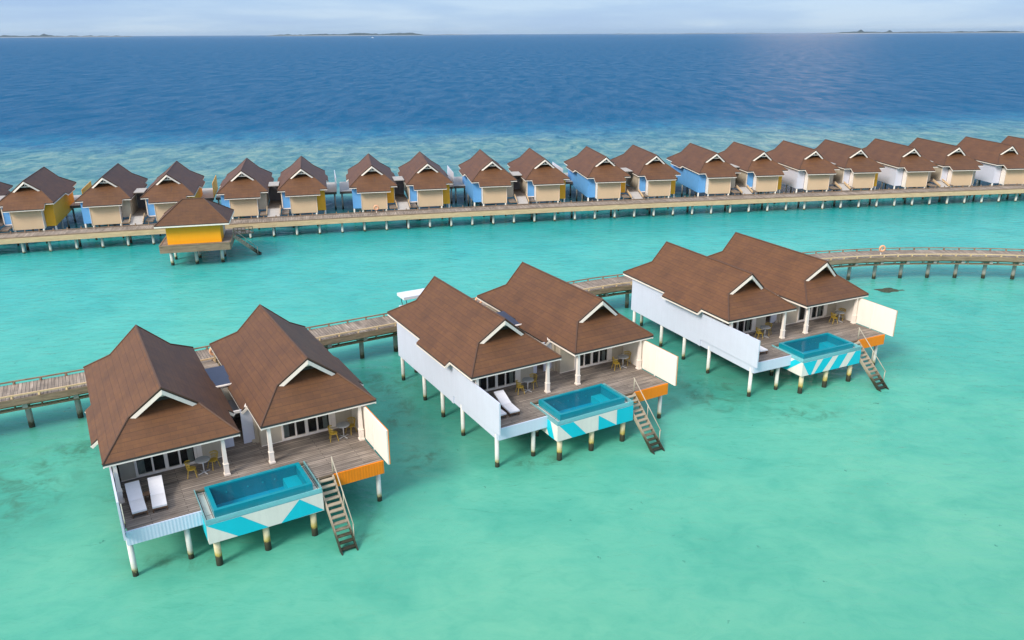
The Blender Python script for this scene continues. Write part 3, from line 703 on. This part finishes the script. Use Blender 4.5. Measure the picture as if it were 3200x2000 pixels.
for k in range(10):
    a, b = FAR[2 * k], FAR[2 * k + 1]
    if k in (0, 9): pass
    ang = math.atan2(b[1] - a[1], b[0] - a[0]); L_ = math.dist(a[:2], b[:2]); g0, g1 = 3.78, L_ - 3.78
    T = thing('entrance_passage', 'timber entrance passage with grey end screen between the %s and %s far-row villas' % (ordn[2 * k], ordn[2 * k + 1]), 'passage', (a[0], a[1], HW), ang, 'entrance passages of the far row')
    D = -HD
    m = M(); m.slab([(g0, .2, D), (g1, .2, D), (g1, 9, D), (g0, 9, D)], .2, 0, 1, 1); m.build('passage_deck', ['deck', 'beam'], T)
    m = M(); m.slab([(g0 + .05, -2.55, BZ - HW + .08), (g1 - .3, -2.55, BZ - HW + .08), (g1 - .3, .19, D), (g0 + .05, .19, D)], .15, 0, 1, 1); m.build('ramp', ['concrete', 'beam'], T)
    m = M()
    for x in (g0 - .02, g1 - .2): M().beam((x, -2.4, BZ - HW + .4), (x, .2, D + .35), .08, .35).build('ramp_kerb', 'lightbeam', T)
    m = M(); m.slab([(g0 - 1.2, -1.6, D - .55), (g0 - .06, -1.6, D - .55), (g0 - .06, 1.1, D - .5), (g0 - 1.2, 1.1, D - .5)], .2, 0, 1, 1); m.build('side_landing', ['deck', 'beam'], T); m = M(); m.slab([(g1 + .02, -1.6, D - .55), (g1 + 1.2, -1.6, D - .55), (g1 + 1.2, 1.1, D - .5), (g1 + .02, 1.1, D - .5)], .2, 0, 1, 1); m.build('side_landing', ['deck', 'beam'], T)
    m = M(); m.box(g0, g1, 7.6, 7.72, D, .2); m.build('end_screen', 'grey', T)
    m = M(); m.slab([(g0 + .3, 3.7, .32), (g1 - .3, 3.7, .32), (g1 - .3, 7.4, .36), (g0 + .3, 7.4, .36)], .14, 0, 0, 0); m.build('canopy', 'concrete', T, bevel=.03)

# ------------------------------------------------------------------ golden pavilion by the boardwalk
pv = (-45.6, 110.6, .24)
P = thing('yellow_pavilion', 'golden yellow pavilion with brown hipped roof on its own pile platform beside the boardwalk', 'pavilion', (pv[0], pv[1], 0), pv[2])
m = M(); ez, rz_, rx = 6.5, 9.35, 1.45; fy, by, hx = -.45, 8.3, 5.0; my = (fy + by) / 2
for pts in ([(-hx, fy, ez), (hx, fy, ez), (rx, my, rz_), (-rx, my, rz_)], [(hx, fy, ez), (hx, by, ez), (rx, my, rz_)], [(hx, by, ez), (-hx, by, ez), (-rx, my, rz_), (rx, my, rz_)], [(-hx, by, ez), (-hx, fy, ez), (-rx, my, rz_)]): m.slab(pts, .13, 0, 1, 2)
R = m.build('roof', ['roof', 'edge', 'soffit'], P)
c = M(); c.tube([(-rx, my, rz_ + .02), (rx, my, rz_ + .02)], .09, 6)
for sx, yy in ((-1, fy), (1, fy), (1, by), (-1, by)): c.tube([(sx * rx, my, rz_ + .02), (sx * hx, yy, ez + .02)], .08, 6)
c.build('ridge_cap', 'cap', R)
f = M()
for a, b in (((-hx, fy), (hx, fy)), ((hx, fy), (hx, by)), ((hx, by), (-hx, by)), ((-hx, by), (-hx, fy))): f.beam((*a, ez - .2), (*b, ez - .2), .08, .18)
f.build('fascia', 'white', R)
w = M(); hollow(w, -3.75, 3.6, .55, 4.0, 3.504, 6.5, .12); w.build('wall', 'brightyellow', P)
w = M(); hollow(w, -3.75, 3.55, 4.02, 7.2, 3.54, 6.5, .12); w.build('wall', 'cream', P)['label'] = 'cream rear wall'
m = M(); m.slab([(-4.75, -.1, 3.5), (4.75, -.1, 3.5), (4.75, 8, 3.5), (-4.75, 8, 3.5)], .15, 0, 1, 1); m.build('platform', ['deck', 'beam'], P)
m = M()
for a, b in (((-4.75, -.15), (4.75, -.15)), ((4.8, -.1), (4.8, 8)), ((-4.8, 8), (-4.8, -.1))): m.beam((*a, 2.95), (*b, 2.95), .1, .98); m.beam((*a, 3.5), (*b, 3.5), .2, .12)
m.build('fascia', 'beam', P)
for x in (-3.8, -.4, 3.2):
    for y in (2.3, 5.6): pile(P, x, y, 3.3, .24 if y < 3 else .2, 'pile')
m = M(); m.slab([(4.85, 5.6, 3.42), (7.6, 7.8, 3.0), (6.6, 9.4, 3.0), (4.85, 7.6, 3.42)], .2, 0, 1, 1); m.slab([(-4.5, 8.05, 3.4), (6.4, 8.05, 3.4), (6.0, 12.5, 2.72), (-4.5, 12.5, 2.72)], .2, 0, 1, 1); m.build('link_bridge', ['walk', 'beam'], P)
m = M()
for k in range(6):
    t = k / 5; x, y = 4.9 + 2.6 * t, 5.6 + 2.1 * t; m.box(x - .05, x + .05, y - .05, y + .05, 3.4 - .4 * t, 4.3 - .4 * t)
m.beam((4.9, 5.6, 4.3), (7.5, 7.7, 3.9), .1, .1); m.beam((4.9, 5.6, 3.85), (7.5, 7.7, 3.45), .08, .08)
m.build('railing', 'beam', P)
T = thing('staircase', 'grey timber stairs down to the sea at the right of the yellow pavilion', 'stairs', at(pv, 4.9, 4.7, 3.4), pv[2], None)
ex, ey, ez2 = 3.6, .9, -3.5
for o in (-.5, .5): M().beam((0, o, -.1), (ex, ey + o, ez2), .1, .3).build('stringer', 'stair', T)
for k in range(11):
    t = (k + .5) / 11; M().box(ex * t - .14, ex * t + .14, ey * t - .45, ey * t + .45, ez2 * t - .06, ez2 * t + .04).build('tread', 'stair', T)
h = M(); h.tube([(0, -.55, 1.1), (ex * .9, ey * .9 - .55, ez2 * .9 + 1.0)], .05, 6)
for t in (0, .45, .88): h.tube([(ex * t, ey * t - .55, ez2 * t - .1), (ex * t, ey * t - .55, ez2 * t + 1.06)], .045, 6)
h.build('handrail', 'rail', T, True)

# ------------------------------------------------------------------ small things on the walkways
def ring_stand(label, loc, rz):
    T = thing('life_ring_stand', label, 'life ring', loc, rz, 'peach rings standing on the walkways')
    m = M(); pts = [(.36 * math.cos(a), 0, 1.0 + .36 * math.sin(a)) for a in [2 * math.pi * k / 18 for k in range(19)]]; m.tube(pts, .13, 8, 0, False); m.build('ring', 'peach', T, True)
    M().box(-.06, .06, .14, .22, 0, 1.3).build('post', 'white', T); M().box(-.35, .35, .1, .3, 0, .06).build('foot', 'beam', T); return T
ring_stand('peach-coloured ring on the curving walkway at far right, out over open water', (49.7, 102.6, DZ), .1)
ring_stand('peach-coloured ring beside the passage of the middle front villa', (-3.6, 81.6, DZ), .5)
ring_stand('peach-coloured ring between the two roofs of the nearest villa', (-27.4, 67.3, DZ), .5)
ring_stand('peach-coloured ring on the long boardwalk before the seventh far villa', (-23.4, board_y(-23.4) + 1.9, BZ), .2)

G = thing('golf_buggy', 'white-roofed golf buggy on the walkway behind the middle front villa', 'buggy', (-10.2, 79.35, DZ), .52)
m = M(); m.slab([(-1.7, -.95, 2.62), (1.7, -.95, 2.62), (1.7, .95, 2.62), (-1.7, .95, 2.62)], .3, 0, 0, 0); m.build('canopy', 'buggy', G, bevel=.13)
for x, y in ((-1.4, -.75), (1.4, -.75), (1.4, .75), (-1.4, .75)): M().tube([(x * .85, y, 1.0), (x, y, 2.34)], .04, 6).build('post', 'black', G)
m = M(); m.box(-1.65, 1.65, -.75, .75, .42, .75); m.box(-1.65, -.9, -.72, .72, .75, 1.25); m.box(.9, 1.6, -.72, .72, .75, 1.05); m.build('body', 'buggy', G, bevel=.08)
m = M(); m.box(-.35, .45, -.68, .68, .8, 1.0); m.box(.45, .6, -.68, .68, .95, 1.65); m.build('seat', 'beige', G, bevel=.04)
for x in (-1.15, 1.15):
    for y in (-.72, .72):
        w = M().tube([(x, y - .12, .33), (x, y + .12, .33)], .33, 16).build('wheel', 'black', G); M().tube([(x, y - .14, .33), (x, y + .14, .33)], .15, 12).build('hub', 'metal', w)
M().tube([(-.85, -.3, 1.0), (-.62, -.3, 1.38)], .03, 6).build('steering_column', 'black', G)

# coral rock just breaking the surface
def lump(name, mat, label, cat, loc, rx, ry, rz, seed, rot=0):
    m = M(); n, k = 28, 10; idx = []
    for j in range(k + 1):
        for i in range(n):
            th = 2 * math.pi * i / n; ph = math.pi / 2 * j / k; d = Vector((math.cos(th) * math.cos(ph), math.sin(th) * math.cos(ph), math.sin(ph)))
            r = 1 + .5 * mnoise.noise(d * 1.6 + Vector((seed, 0, 0))) + .22 * mnoise.noise(d * 5 + Vector((0, seed, 0))); m.v.append((d.x * rx * r, d.y * ry * r, d.z * rz * r - .12))
    for j in range(k):
        for i in range(n):
            q = (i + 1) % n; m.f.append([j * n + i, j * n + q, (j + 1) * n + q, (j + 1) * n + i]); m.mi.append(0); m.uv.append([(0, 0)] * 4)
    o = m.build(name, mat, None, True); place(o, loc, rot); return tag(o, label, cat)
lump('coral_rock', 'rock', 'dark olive coral rock at the surface near the right-hand villa roof', 'rock', (49.2, 98.3, 0), 1.6, .95, .24, 3.1, .1)
lump('coral_rock', 'rock', 'thin dark tail of coral right of the olive rock', 'rock', (51.0, 98.35, 0), .75, .22, .17, 8.2, .05)

# ------------------------------------------------------------------ speedboat far out
G = thing('speedboat', 'tiny white speedboat with a wake far out before the middle island', 'boat', (-1310, 7950, 0), .05)
k = 14
m = M(); sec = []
for x, w, h in ((-1, .8, .5), (-.3, .95, .55), (.4, .8, .65), (1, .05, .85)): sec.append([(x * k, -w * .28 * k, h * .35 * k), (x * k, -w * .2 * k, -1), (x * k, w * .2 * k, -1), (x * k, w * .28 * k, h * .35 * k)])
for a, b in zip(sec, sec[1:]):
    for i in range(4): j = (i + 1) % 4; m.poly([a[i], a[j], b[j], b[i]])
m.poly(sec[0]); m.poly(sec[-1][::-1]); m.build('hull', 'wake', G)
m = M(); m.box(-.45 * k, .35 * k, -.18 * k, .18 * k, .2 * k, .5 * k); m.build('cabin', 'wake', G, bevel=.6)
m = M(); m.slab([(-3.2 * k, -.9 * k, .6), (-k, -.3 * k, 1.2), (-k, .3 * k, 1.2), (-3.2 * k, .9 * k, .6)], .5, 0, 0, 0); m.build('wake', 'wake', G)

# ------------------------------------------------------------------ islands on the horizon
F_PX, PITCH, ROLL, HC = 2464.7, .3482, .0046, 31.81
def island(px0, px1, Dist, hmax, seed, peaks=(), beach=(0, 1)):
    fx = F_PX / math.cos(PITCH); a0, a1 = math.atan((px0 - 1600) / fx), math.atan((px1 - 1600) / fx)
    n = 160; m = M(); rows = 4; base = len(m.v)
    for i in range(n + 1):
        t = i / n; a = a0 + (a1 - a0) * t; env = min(1, 7 * t, 7 * (1 - t)) ** .6
        h = hmax * env * (.62 + .5 * mnoise.noise(Vector((t * 7, seed, 0))) + .28 * mnoise.noise(Vector((t * 40, seed, 3))) + .14 * mnoise.noise(Vector((t * 140, seed, 5))))
        for p, ph, pw in peaks: h += ph * math.exp(-((t - p) / pw) ** 2)
        h = max(h, 2); u = (math.sin(a), math.cos(a))
        for r, hh in ((Dist - 420, -4), (Dist - 150, 7 * (beach[0] <= t <= beach[1])), (Dist - 140, 7), (Dist, max(h, 8)), (Dist + 900, max(h * .8, 7)), (Dist + 1000, -4)): m.v.append((u[0] * r, u[1] * r, hh * (env if hh > 0 and hh <= 8 else 1)))
    for i in range(n):
        for j in range(5):
            a = i * 6 + j; m.f.append([a, a + 6, a + 7, a + 1]); m.mi.append(0 if j in (0, 1) else 1); m.uv.append([(0, 0)] * 4)
    o = m.build('island', ['sand', 'palm']); return tag(o, None, None, kind='structure')
island(-260, 425, 24000, 62, 1.3, ((.38, 18, .012), (.56, 30, .014), (.78, 20, .01)), (.1, .95))
island(830, 1350, 24000, 70, 4.1, ((.6, 28, .08), (.88, 30, .05)), (.3, .95))
island(2560, 3500, 24000, 52, 7.7, ((.16, 55, .008), (.265, 55, .008), (.5, 18, .03)), (.3, .9))
island(1060, 1500, 33000, 26, 9.2); island(1900, 2420, 33000, 34, 12.2)

# ------------------------------------------------------------------ sea
def sea():
    m = M(); m.poly([(-48000, -400, 0), (48000, -400, 0), (48000, 62000, 0), (-48000, 62000, 0)])
    mat = bpy.data.materials.new('sea water'); mat.use_nodes = True; nt = mat.node_tree; b = nt.nodes['Principled BSDF']
    g = N(nt, 'ShaderNodeNewGeometry'); pos = N(nt, 'ShaderNodeVectorMath', operation='SCALE', inp={'Scale': 1 / S}); L(nt, g, 'Position', pos, 0)
    sp = N(nt, 'ShaderNodeSeparateXYZ'); L(nt, pos, 0, sp, 0)
    d0 = math_n(nt, 'SUBTRACT', (sp, 1), (math_n(nt, 'MULTIPLY', (sp, 0), .18), 0))       # distance out along the reef normal
    nb = noise(nt, .022, 5, .6, (pos, 0)); nm = noise(nt, .09, 6, .62, (pos, 0), .4)
    amp = N(nt, 'ShaderNodeMapRange', inp={1: 60, 2: 240, 3: 6, 4: 70}); L(nt, d0, 0, amp, 0)
    wob = math_n(nt, 'MULTIPLY', (math_n(nt, 'SUBTRACT', (math_n(nt, 'ADD', (math_n(nt, 'MULTIPLY', (nb, 'Fac'), .6), 0), (math_n(nt, 'MULTIPLY', (nm, 'Fac'), .4), 0)), 0), .5), 0), (amp, 0))
    d = math_n(nt, 'ADD', (d0, 0), (wob, 0))
    dn = math_n(nt, 'DIVIDE', (d, 0), 400, True)
    cr = ramp(nt, [(.05, (.145, .43, .28)), (.14, (.105, .445, .318)), (.24, (.088, .475, .40)), (.30, (.065, .465, .42)), (.335, (.022, .33, .305)), (.36, (.02, .28, .28)), (.40, (.03, .22, .24)), (.48, (.11, .265, .265)), (.61, (.115, .265, .285)), (.70, (.022, .16, .28)), (.78, (.004, .10, .215)), (.92, (.004, .09, .20))])  # teal dip near the boardwalk puts its shade into the water colour
    L(nt, dn, 0, cr, 0)
    # sand ripples and pale clouds in the lagoon
    mp = mapping(nt, (pos, 0), (.8, 1.0, 1), (0, 0, .45)); ns = noise(nt, .16, 5, .6, (mp, 'Vector'), .5); rs0 = ramp(nt, [(.34, (.78, .91, .92)), (.5, (1, 1, 1)), (.68, (1.17, 1.04, 1.03))]); L(nt, ns, 'Fac', rs0, 0)
    mp2 = mapping(nt, (pos, 0), (.8, 1.2, 1), (0, 0, .75)); nv = noise(nt, .55, 6, .65, (mp2, 'Vector'), .8); rv = ramp(nt, [(.36, (.88, .95, .955)), (.5, (1, 1, 1)), (.66, (1.1, 1.025, 1.02))]); L(nt, nv, 'Fac', rv, 0)
    rs1 = mix(nt, 1, (rs0, 0), (rv, 0), 'MULTIPLY')
    nl = noise(nt, .045, 3, .5, (pos, 0)); rl = ramp(nt, [(.35, (.80, .93, .96)), (.65, (1.12, 1.02, 1.0))]); L(nt, nl, 'Fac', rl, 0)
    rs_ = mix(nt, 1, (rs1, 2), (rl, 0), 'MULTIPLY')
    lag = N(nt, 'ShaderNodeMapRange', inp={1: 125, 2: 150, 3: 1, 4: 0}); L(nt, d0, 0, lag, 0)
    c1 = mix(nt, (lag, 0), (cr, 0), (mix(nt, 1, (cr, 0), (rs_, 2), 'MULTIPLY'), 2))
    # greenish seagrass and coral patches (soft edged) at known places plus scattered specks
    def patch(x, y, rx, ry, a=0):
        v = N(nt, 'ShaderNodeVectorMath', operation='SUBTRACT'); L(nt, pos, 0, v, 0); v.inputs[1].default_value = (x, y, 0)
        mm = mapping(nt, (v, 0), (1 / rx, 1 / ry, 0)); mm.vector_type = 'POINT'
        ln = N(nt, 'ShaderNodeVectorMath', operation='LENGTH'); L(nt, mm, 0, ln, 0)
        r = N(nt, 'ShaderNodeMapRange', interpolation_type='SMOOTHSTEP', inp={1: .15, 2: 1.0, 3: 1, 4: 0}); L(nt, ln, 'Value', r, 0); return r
    acc = None
    for q in ((-37.5, 50, 7, 9), (-36, 56, 4, 5), (-29, 52, 3.0, 5), (-12, 70, 5, 5), (-11, 63, 5, 6), (-7.5, 55.5, 3.0, 4), (-10, 46, 2.2, 2.4), (18, 67, 6, 6), (26, 63, 5, 3), (2, 55, 5, 2.2), (-21, 42.5, 5, 1.6), (44, 100, 6, 2)):
        p = patch(*q); acc = p if acc is None else math_n(nt, 'MAXIMUM', (acc, 0), (p, 0))
    n3 = noise(nt, .55, 6, .68, (pos, 0), .6); th = N(nt, 'ShaderNodeMapRange', interpolation_type='SMOOTHSTEP', inp={1: .42, 2: .70, 3: 0, 4: .8}); L(nt, n3, 'Fac', th, 0)
    pf = math_n(nt, 'MULTIPLY', (acc, 0), (th, 0))
    deep = None  # shady halo round the front villas painted in, along with deeper lagoon water
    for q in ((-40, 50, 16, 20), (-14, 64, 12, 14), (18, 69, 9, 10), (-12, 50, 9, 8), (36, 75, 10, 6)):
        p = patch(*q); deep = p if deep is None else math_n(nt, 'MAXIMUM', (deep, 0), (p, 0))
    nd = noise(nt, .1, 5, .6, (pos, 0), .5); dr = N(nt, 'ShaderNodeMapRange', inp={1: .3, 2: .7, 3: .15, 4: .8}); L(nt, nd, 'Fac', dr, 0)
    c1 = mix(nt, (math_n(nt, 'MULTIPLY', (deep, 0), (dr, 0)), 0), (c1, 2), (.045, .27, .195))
    c2 = mix(nt, (pf, 0), (c1, 2), (.055, .17, .105))
    n4 = N(nt, 'ShaderNodeTexVoronoi', inp={'Scale': .55}); nq = noise(nt, 2.2, 4, .6, (pos, 0)); va = N(nt, 'ShaderNodeVectorMath', operation='MULTIPLY_ADD'); L(nt, nq, 'Color', va, 0); va.inputs[1].default_value = (1.1, 1.1, 0); nt.links.new(pos.outputs[0], va.inputs[2]); L(nt, va, 0, n4, 'Vector'); t4 = N(nt, 'ShaderNodeMapRange', inp={1: .03, 2: .075, 3: .75, 4: 0}); L(nt, n4, 'Distance', t4, 0)
    n5 = noise(nt, .12, 2, .5, (pos, 0)); t5 = N(nt, 'ShaderNodeMapRange', inp={1: .46, 2: .54, 3: 0, 4: 1}); L(nt, n5, 'Fac', t5, 0)
    sk = math_n(nt, 'MULTIPLY', (math_n(nt, 'MULTIPLY', (t4, 0), (t5, 0)), 0), (lag, 0))
    c3 = mix(nt, (sk, 0), (c2, 2), (.03, .13, .11))
    # reef mottling
    mpr = mapping(nt, (pos, 0), (1.2, .75, 1), (0, 0, .15)); nr = noise(nt, .15, 8, .76, (mpr, 'Vector'), .6); rr = ramp(nt, [(.36, (.35, .58, .72)), (.5, (.95, .97, 1)), (.63, (2.0, 1.35, 1.12))]); L(nt, nr, 'Fac', rr, 0)
    reef = N(nt, 'ShaderNodeMapRange', inp={1: 140, 2: 165, 3: 0, 4: 1}); L(nt, d0, 0, reef, 0)
    reef2 = N(nt, 'ShaderNodeMapRange', inp={1: 265, 2: 320, 3: 1, 4: 0.25}); L(nt, d0, 0, reef2, 0)
    rf = math_n(nt, 'MULTIPLY', (reef, 0), (reef2, 0))
    c4 = mix(nt, (rf, 0), (c3, 2), (mix(nt, 1, (c3, 2), (rr, 0), 'MULTIPLY'), 2))
    nt.nodes.remove(b); out_n = [n for n in nt.nodes if n.type == 'OUTPUT_MATERIAL'][0]
    df = N(nt, 'ShaderNodeBsdfDiffuse'); L(nt, c4, 2, df, 'Color'); gs = N(nt, 'ShaderNodeBsdfGlossy', inp={'Roughness': .16}); fs = N(nt, 'ShaderNodeFresnel', inp={'IOR': 1.33})
    # a wind-roughened sea mirrors less at grazing angles than a flat one
    gm = mapping(nt, (pos, 0), (1.7, .5, 1), (0, 0, .08)); gn = noise(nt, .06, 10, .80, (gm, 'Vector'), .3); gr = N(nt, 'ShaderNodeMapRange', inp={1: .36, 2: .64, 3: .12, 4: .76}); L(nt, gn, 'Fac', gr, 0)
    sea_k = N(nt, 'ShaderNodeMapRange', inp={1: 110, 2: 170, 3: 0, 4: 1}); L(nt, d0, 0, sea_k, 0)
    kk = N(nt, 'ShaderNodeMix', data_type='FLOAT'); L(nt, sea_k, 0, kk, 0); kk.inputs[2].default_value = .8; nt.links.new(gr.outputs[0], kk.inputs[3])
    fm = math_n(nt, 'MINIMUM', (math_n(nt, 'MULTIPLY', (fs, 0), (kk, 0)), 0), .6); mx = N(nt, 'ShaderNodeMixShader'); L(nt, fm, 0, mx, 0); L(nt, df, 0, mx, 1); L(nt, gs, 0, mx, 2); L(nt, mx, 0, out_n, 'Surface')
    # waves: small ripples in the lagoon, wind waves outside
    mw = mapping(nt, (pos, 0), (.6, 1.1, 1), (0, 0, .1))
    w1 = noise(nt, .9, 4, .6, (mw, 'Vector'), .3); w2 = noise(nt, .22, 5, .62, (mw, 'Vector'), .4); w3 = noise(nt, .05, 5, .62, (mw, 'Vector'), .3)
    out = N(nt, 'ShaderNodeMapRange', inp={1: 130, 2: 260, 3: 0.0, 4: 1}); L(nt, d0, 0, out, 0)
    k1 = math_n(nt, 'MULTIPLY', (w1, 'Fac'), (math_n(nt, 'MULTIPLY_ADD', (out, 0), .28), 0)); k1.inputs[1].default_value = .14
    a1 = math_n(nt, 'MULTIPLY', (out, 0), .12); a1b = math_n(nt, 'ADD', (a1, 0), .15); k1 = math_n(nt, 'MULTIPLY', (w1, 'Fac'), (a1b, 0))
    a2 = math_n(nt, 'ADD', (math_n(nt, 'MULTIPLY', (out, 0), .7), 0), .10); k2 = math_n(nt, 'MULTIPLY', (w2, 'Fac'), (a2, 0))
    k3 = math_n(nt, 'MULTIPLY', (w3, 'Fac'), (math_n(nt, 'MULTIPLY', (out, 0), 1.8), 0))
    h = math_n(nt, 'ADD', (math_n(nt, 'ADD', (k1, 0), (k2, 0)), 0), (k3, 0))
    bn = N(nt, 'ShaderNodeBump', inp={'Strength': 1, 'Distance': 1}); L(nt, h, 0, bn, 'Height'); L(nt, bn, 0, gs, 'Normal'); L(nt, bn, 0, fs, 'Normal')
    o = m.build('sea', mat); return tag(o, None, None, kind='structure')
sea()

# ------------------------------------------------------------------ sea air
hz = M(); hz.box(-48500, 48500, -900, 62500, -4, 190)
hm = bpy.data.materials.new('sea haze'); hm.use_nodes = True; hn = hm.node_tree; hn.nodes.clear()
ho = N(hn, 'ShaderNodeOutputMaterial'); hv = N(hn, 'ShaderNodeVolumePrincipled', inp={'Color': (.66, .84, 1, 1), 'Density': 2.2e-5, 'Anisotropy': .2}); L(hn, hv, 0, ho, 'Volume')
tag(hz.build('haze', hm), None, None, kind='stuff')

# ------------------------------------------------------------------ sky, sun, camera
SUN_EL, SUN_AZ = rad(37), (-.66, -.75)               # towards the sun, in plan
az = math.atan2(SUN_AZ[0], SUN_AZ[1])
w = bpy.data.worlds.new('World'); sc.world = w; w.use_nodes = True; nt = w.node_tree; bg = nt.nodes['Background']
sky = N(nt, 'ShaderNodeTexSky', sky_type='NISHITA', sun_disc=False, sun_elevation=SUN_EL, sun_rotation=az, air_density=1.0, dust_density=1.2, ozone_density=2.0)
tc = N(nt, 'ShaderNodeTexCoord'); sp = N(nt, 'ShaderNodeSeparateXYZ'); L(nt, tc, 'Generated', sp, 0)
# an even veil of cloud: pale blue at the horizon, brighter overhead
vr = ramp(nt, [(0, (4.5, 6.0, 7.8)), (.03, (3.7, 5.4, 7.8)), (.10, (1.2, 3.1, 6.8)), (.3, (2.8, 4.9, 8.8)), (1, (7.2, 8.2, 9.8))]); L(nt, sp, 2, vr, 0)
mp = mapping(nt, (tc, 'Generated'), (1.6, 1.6, 16)); nz = noise(nt, 2.4, 6, .55, (mp, 'Vector'), .3); rz = ramp(nt, [(.38, (.88, .91, .97)), (.5, (1, 1, 1)), (.62, (1.25, 1.15, 1.05))]); L(nt, nz, 'Fac', rz, 0)
veil = mix(nt, 1, (vr, 0), (rz, 0), 'MULTIPLY')
# warm lobe added to the unseen sky at right for soft glitter on the sea
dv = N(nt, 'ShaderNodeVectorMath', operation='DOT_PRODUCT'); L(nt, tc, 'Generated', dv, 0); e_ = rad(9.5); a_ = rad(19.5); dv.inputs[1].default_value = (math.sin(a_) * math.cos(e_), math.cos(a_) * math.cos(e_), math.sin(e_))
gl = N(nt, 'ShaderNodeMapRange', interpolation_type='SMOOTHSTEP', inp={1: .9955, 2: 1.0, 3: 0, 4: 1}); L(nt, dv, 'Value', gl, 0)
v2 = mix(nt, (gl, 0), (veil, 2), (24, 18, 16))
# broad glow round the veiled sun, added to brighten the front walls
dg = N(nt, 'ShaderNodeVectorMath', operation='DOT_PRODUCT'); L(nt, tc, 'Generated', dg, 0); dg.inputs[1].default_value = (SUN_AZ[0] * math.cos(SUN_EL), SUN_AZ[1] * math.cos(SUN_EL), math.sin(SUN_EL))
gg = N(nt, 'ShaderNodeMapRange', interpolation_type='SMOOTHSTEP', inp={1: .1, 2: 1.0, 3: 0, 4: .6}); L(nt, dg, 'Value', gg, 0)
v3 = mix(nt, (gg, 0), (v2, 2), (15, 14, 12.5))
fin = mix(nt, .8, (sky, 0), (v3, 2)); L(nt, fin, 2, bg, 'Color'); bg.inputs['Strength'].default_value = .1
sl = bpy.data.lights.new('sun', 'SUN'); sl.energy = 2.6; sl.angle = rad(18); sl.color = (1, .93, .84)
so = bpy.data.objects.new('sun', sl); col.objects.link(so)
sd = Vector((SUN_AZ[0] * math.cos(SUN_EL), SUN_AZ[1] * math.cos(SUN_EL), math.sin(SUN_EL))); so.rotation_euler = sd.to_track_quat('Z', 'Y').to_euler(); so.location = (0, 0, 60)

cam = bpy.data.cameras.new('camera'); co = bpy.data.objects.new('camera', cam); col.objects.link(co)
cam.sensor_width = 36; cam.sensor_fit = 'HORIZONTAL'; cam.lens = 36 * F_PX / 3200; cam.clip_start = .5; cam.clip_end = 200000
Rm = Matrix.Rotation(math.pi / 2 - PITCH, 4, 'X') @ Matrix.Rotation(ROLL, 4, 'Z').inverted()
co.matrix_world = Matrix.Translation((0, 0, HC * S)) @ Rm
sc.camera = co
sc.view_settings.view_transform = 'Standard'; sc.view_settings.look = 'None'; sc.view_settings.exposure = .34; sc.view_settings.gamma = 1
sc.render.engine = 'CYCLES'; sc.cycles.use_denoising = True; sc.cycles.max_bounces = 8; sc.cycles.transparent_max_bounces = 12; sc.cycles.caustics_reflective = False; sc.cycles.caustics_refractive = False
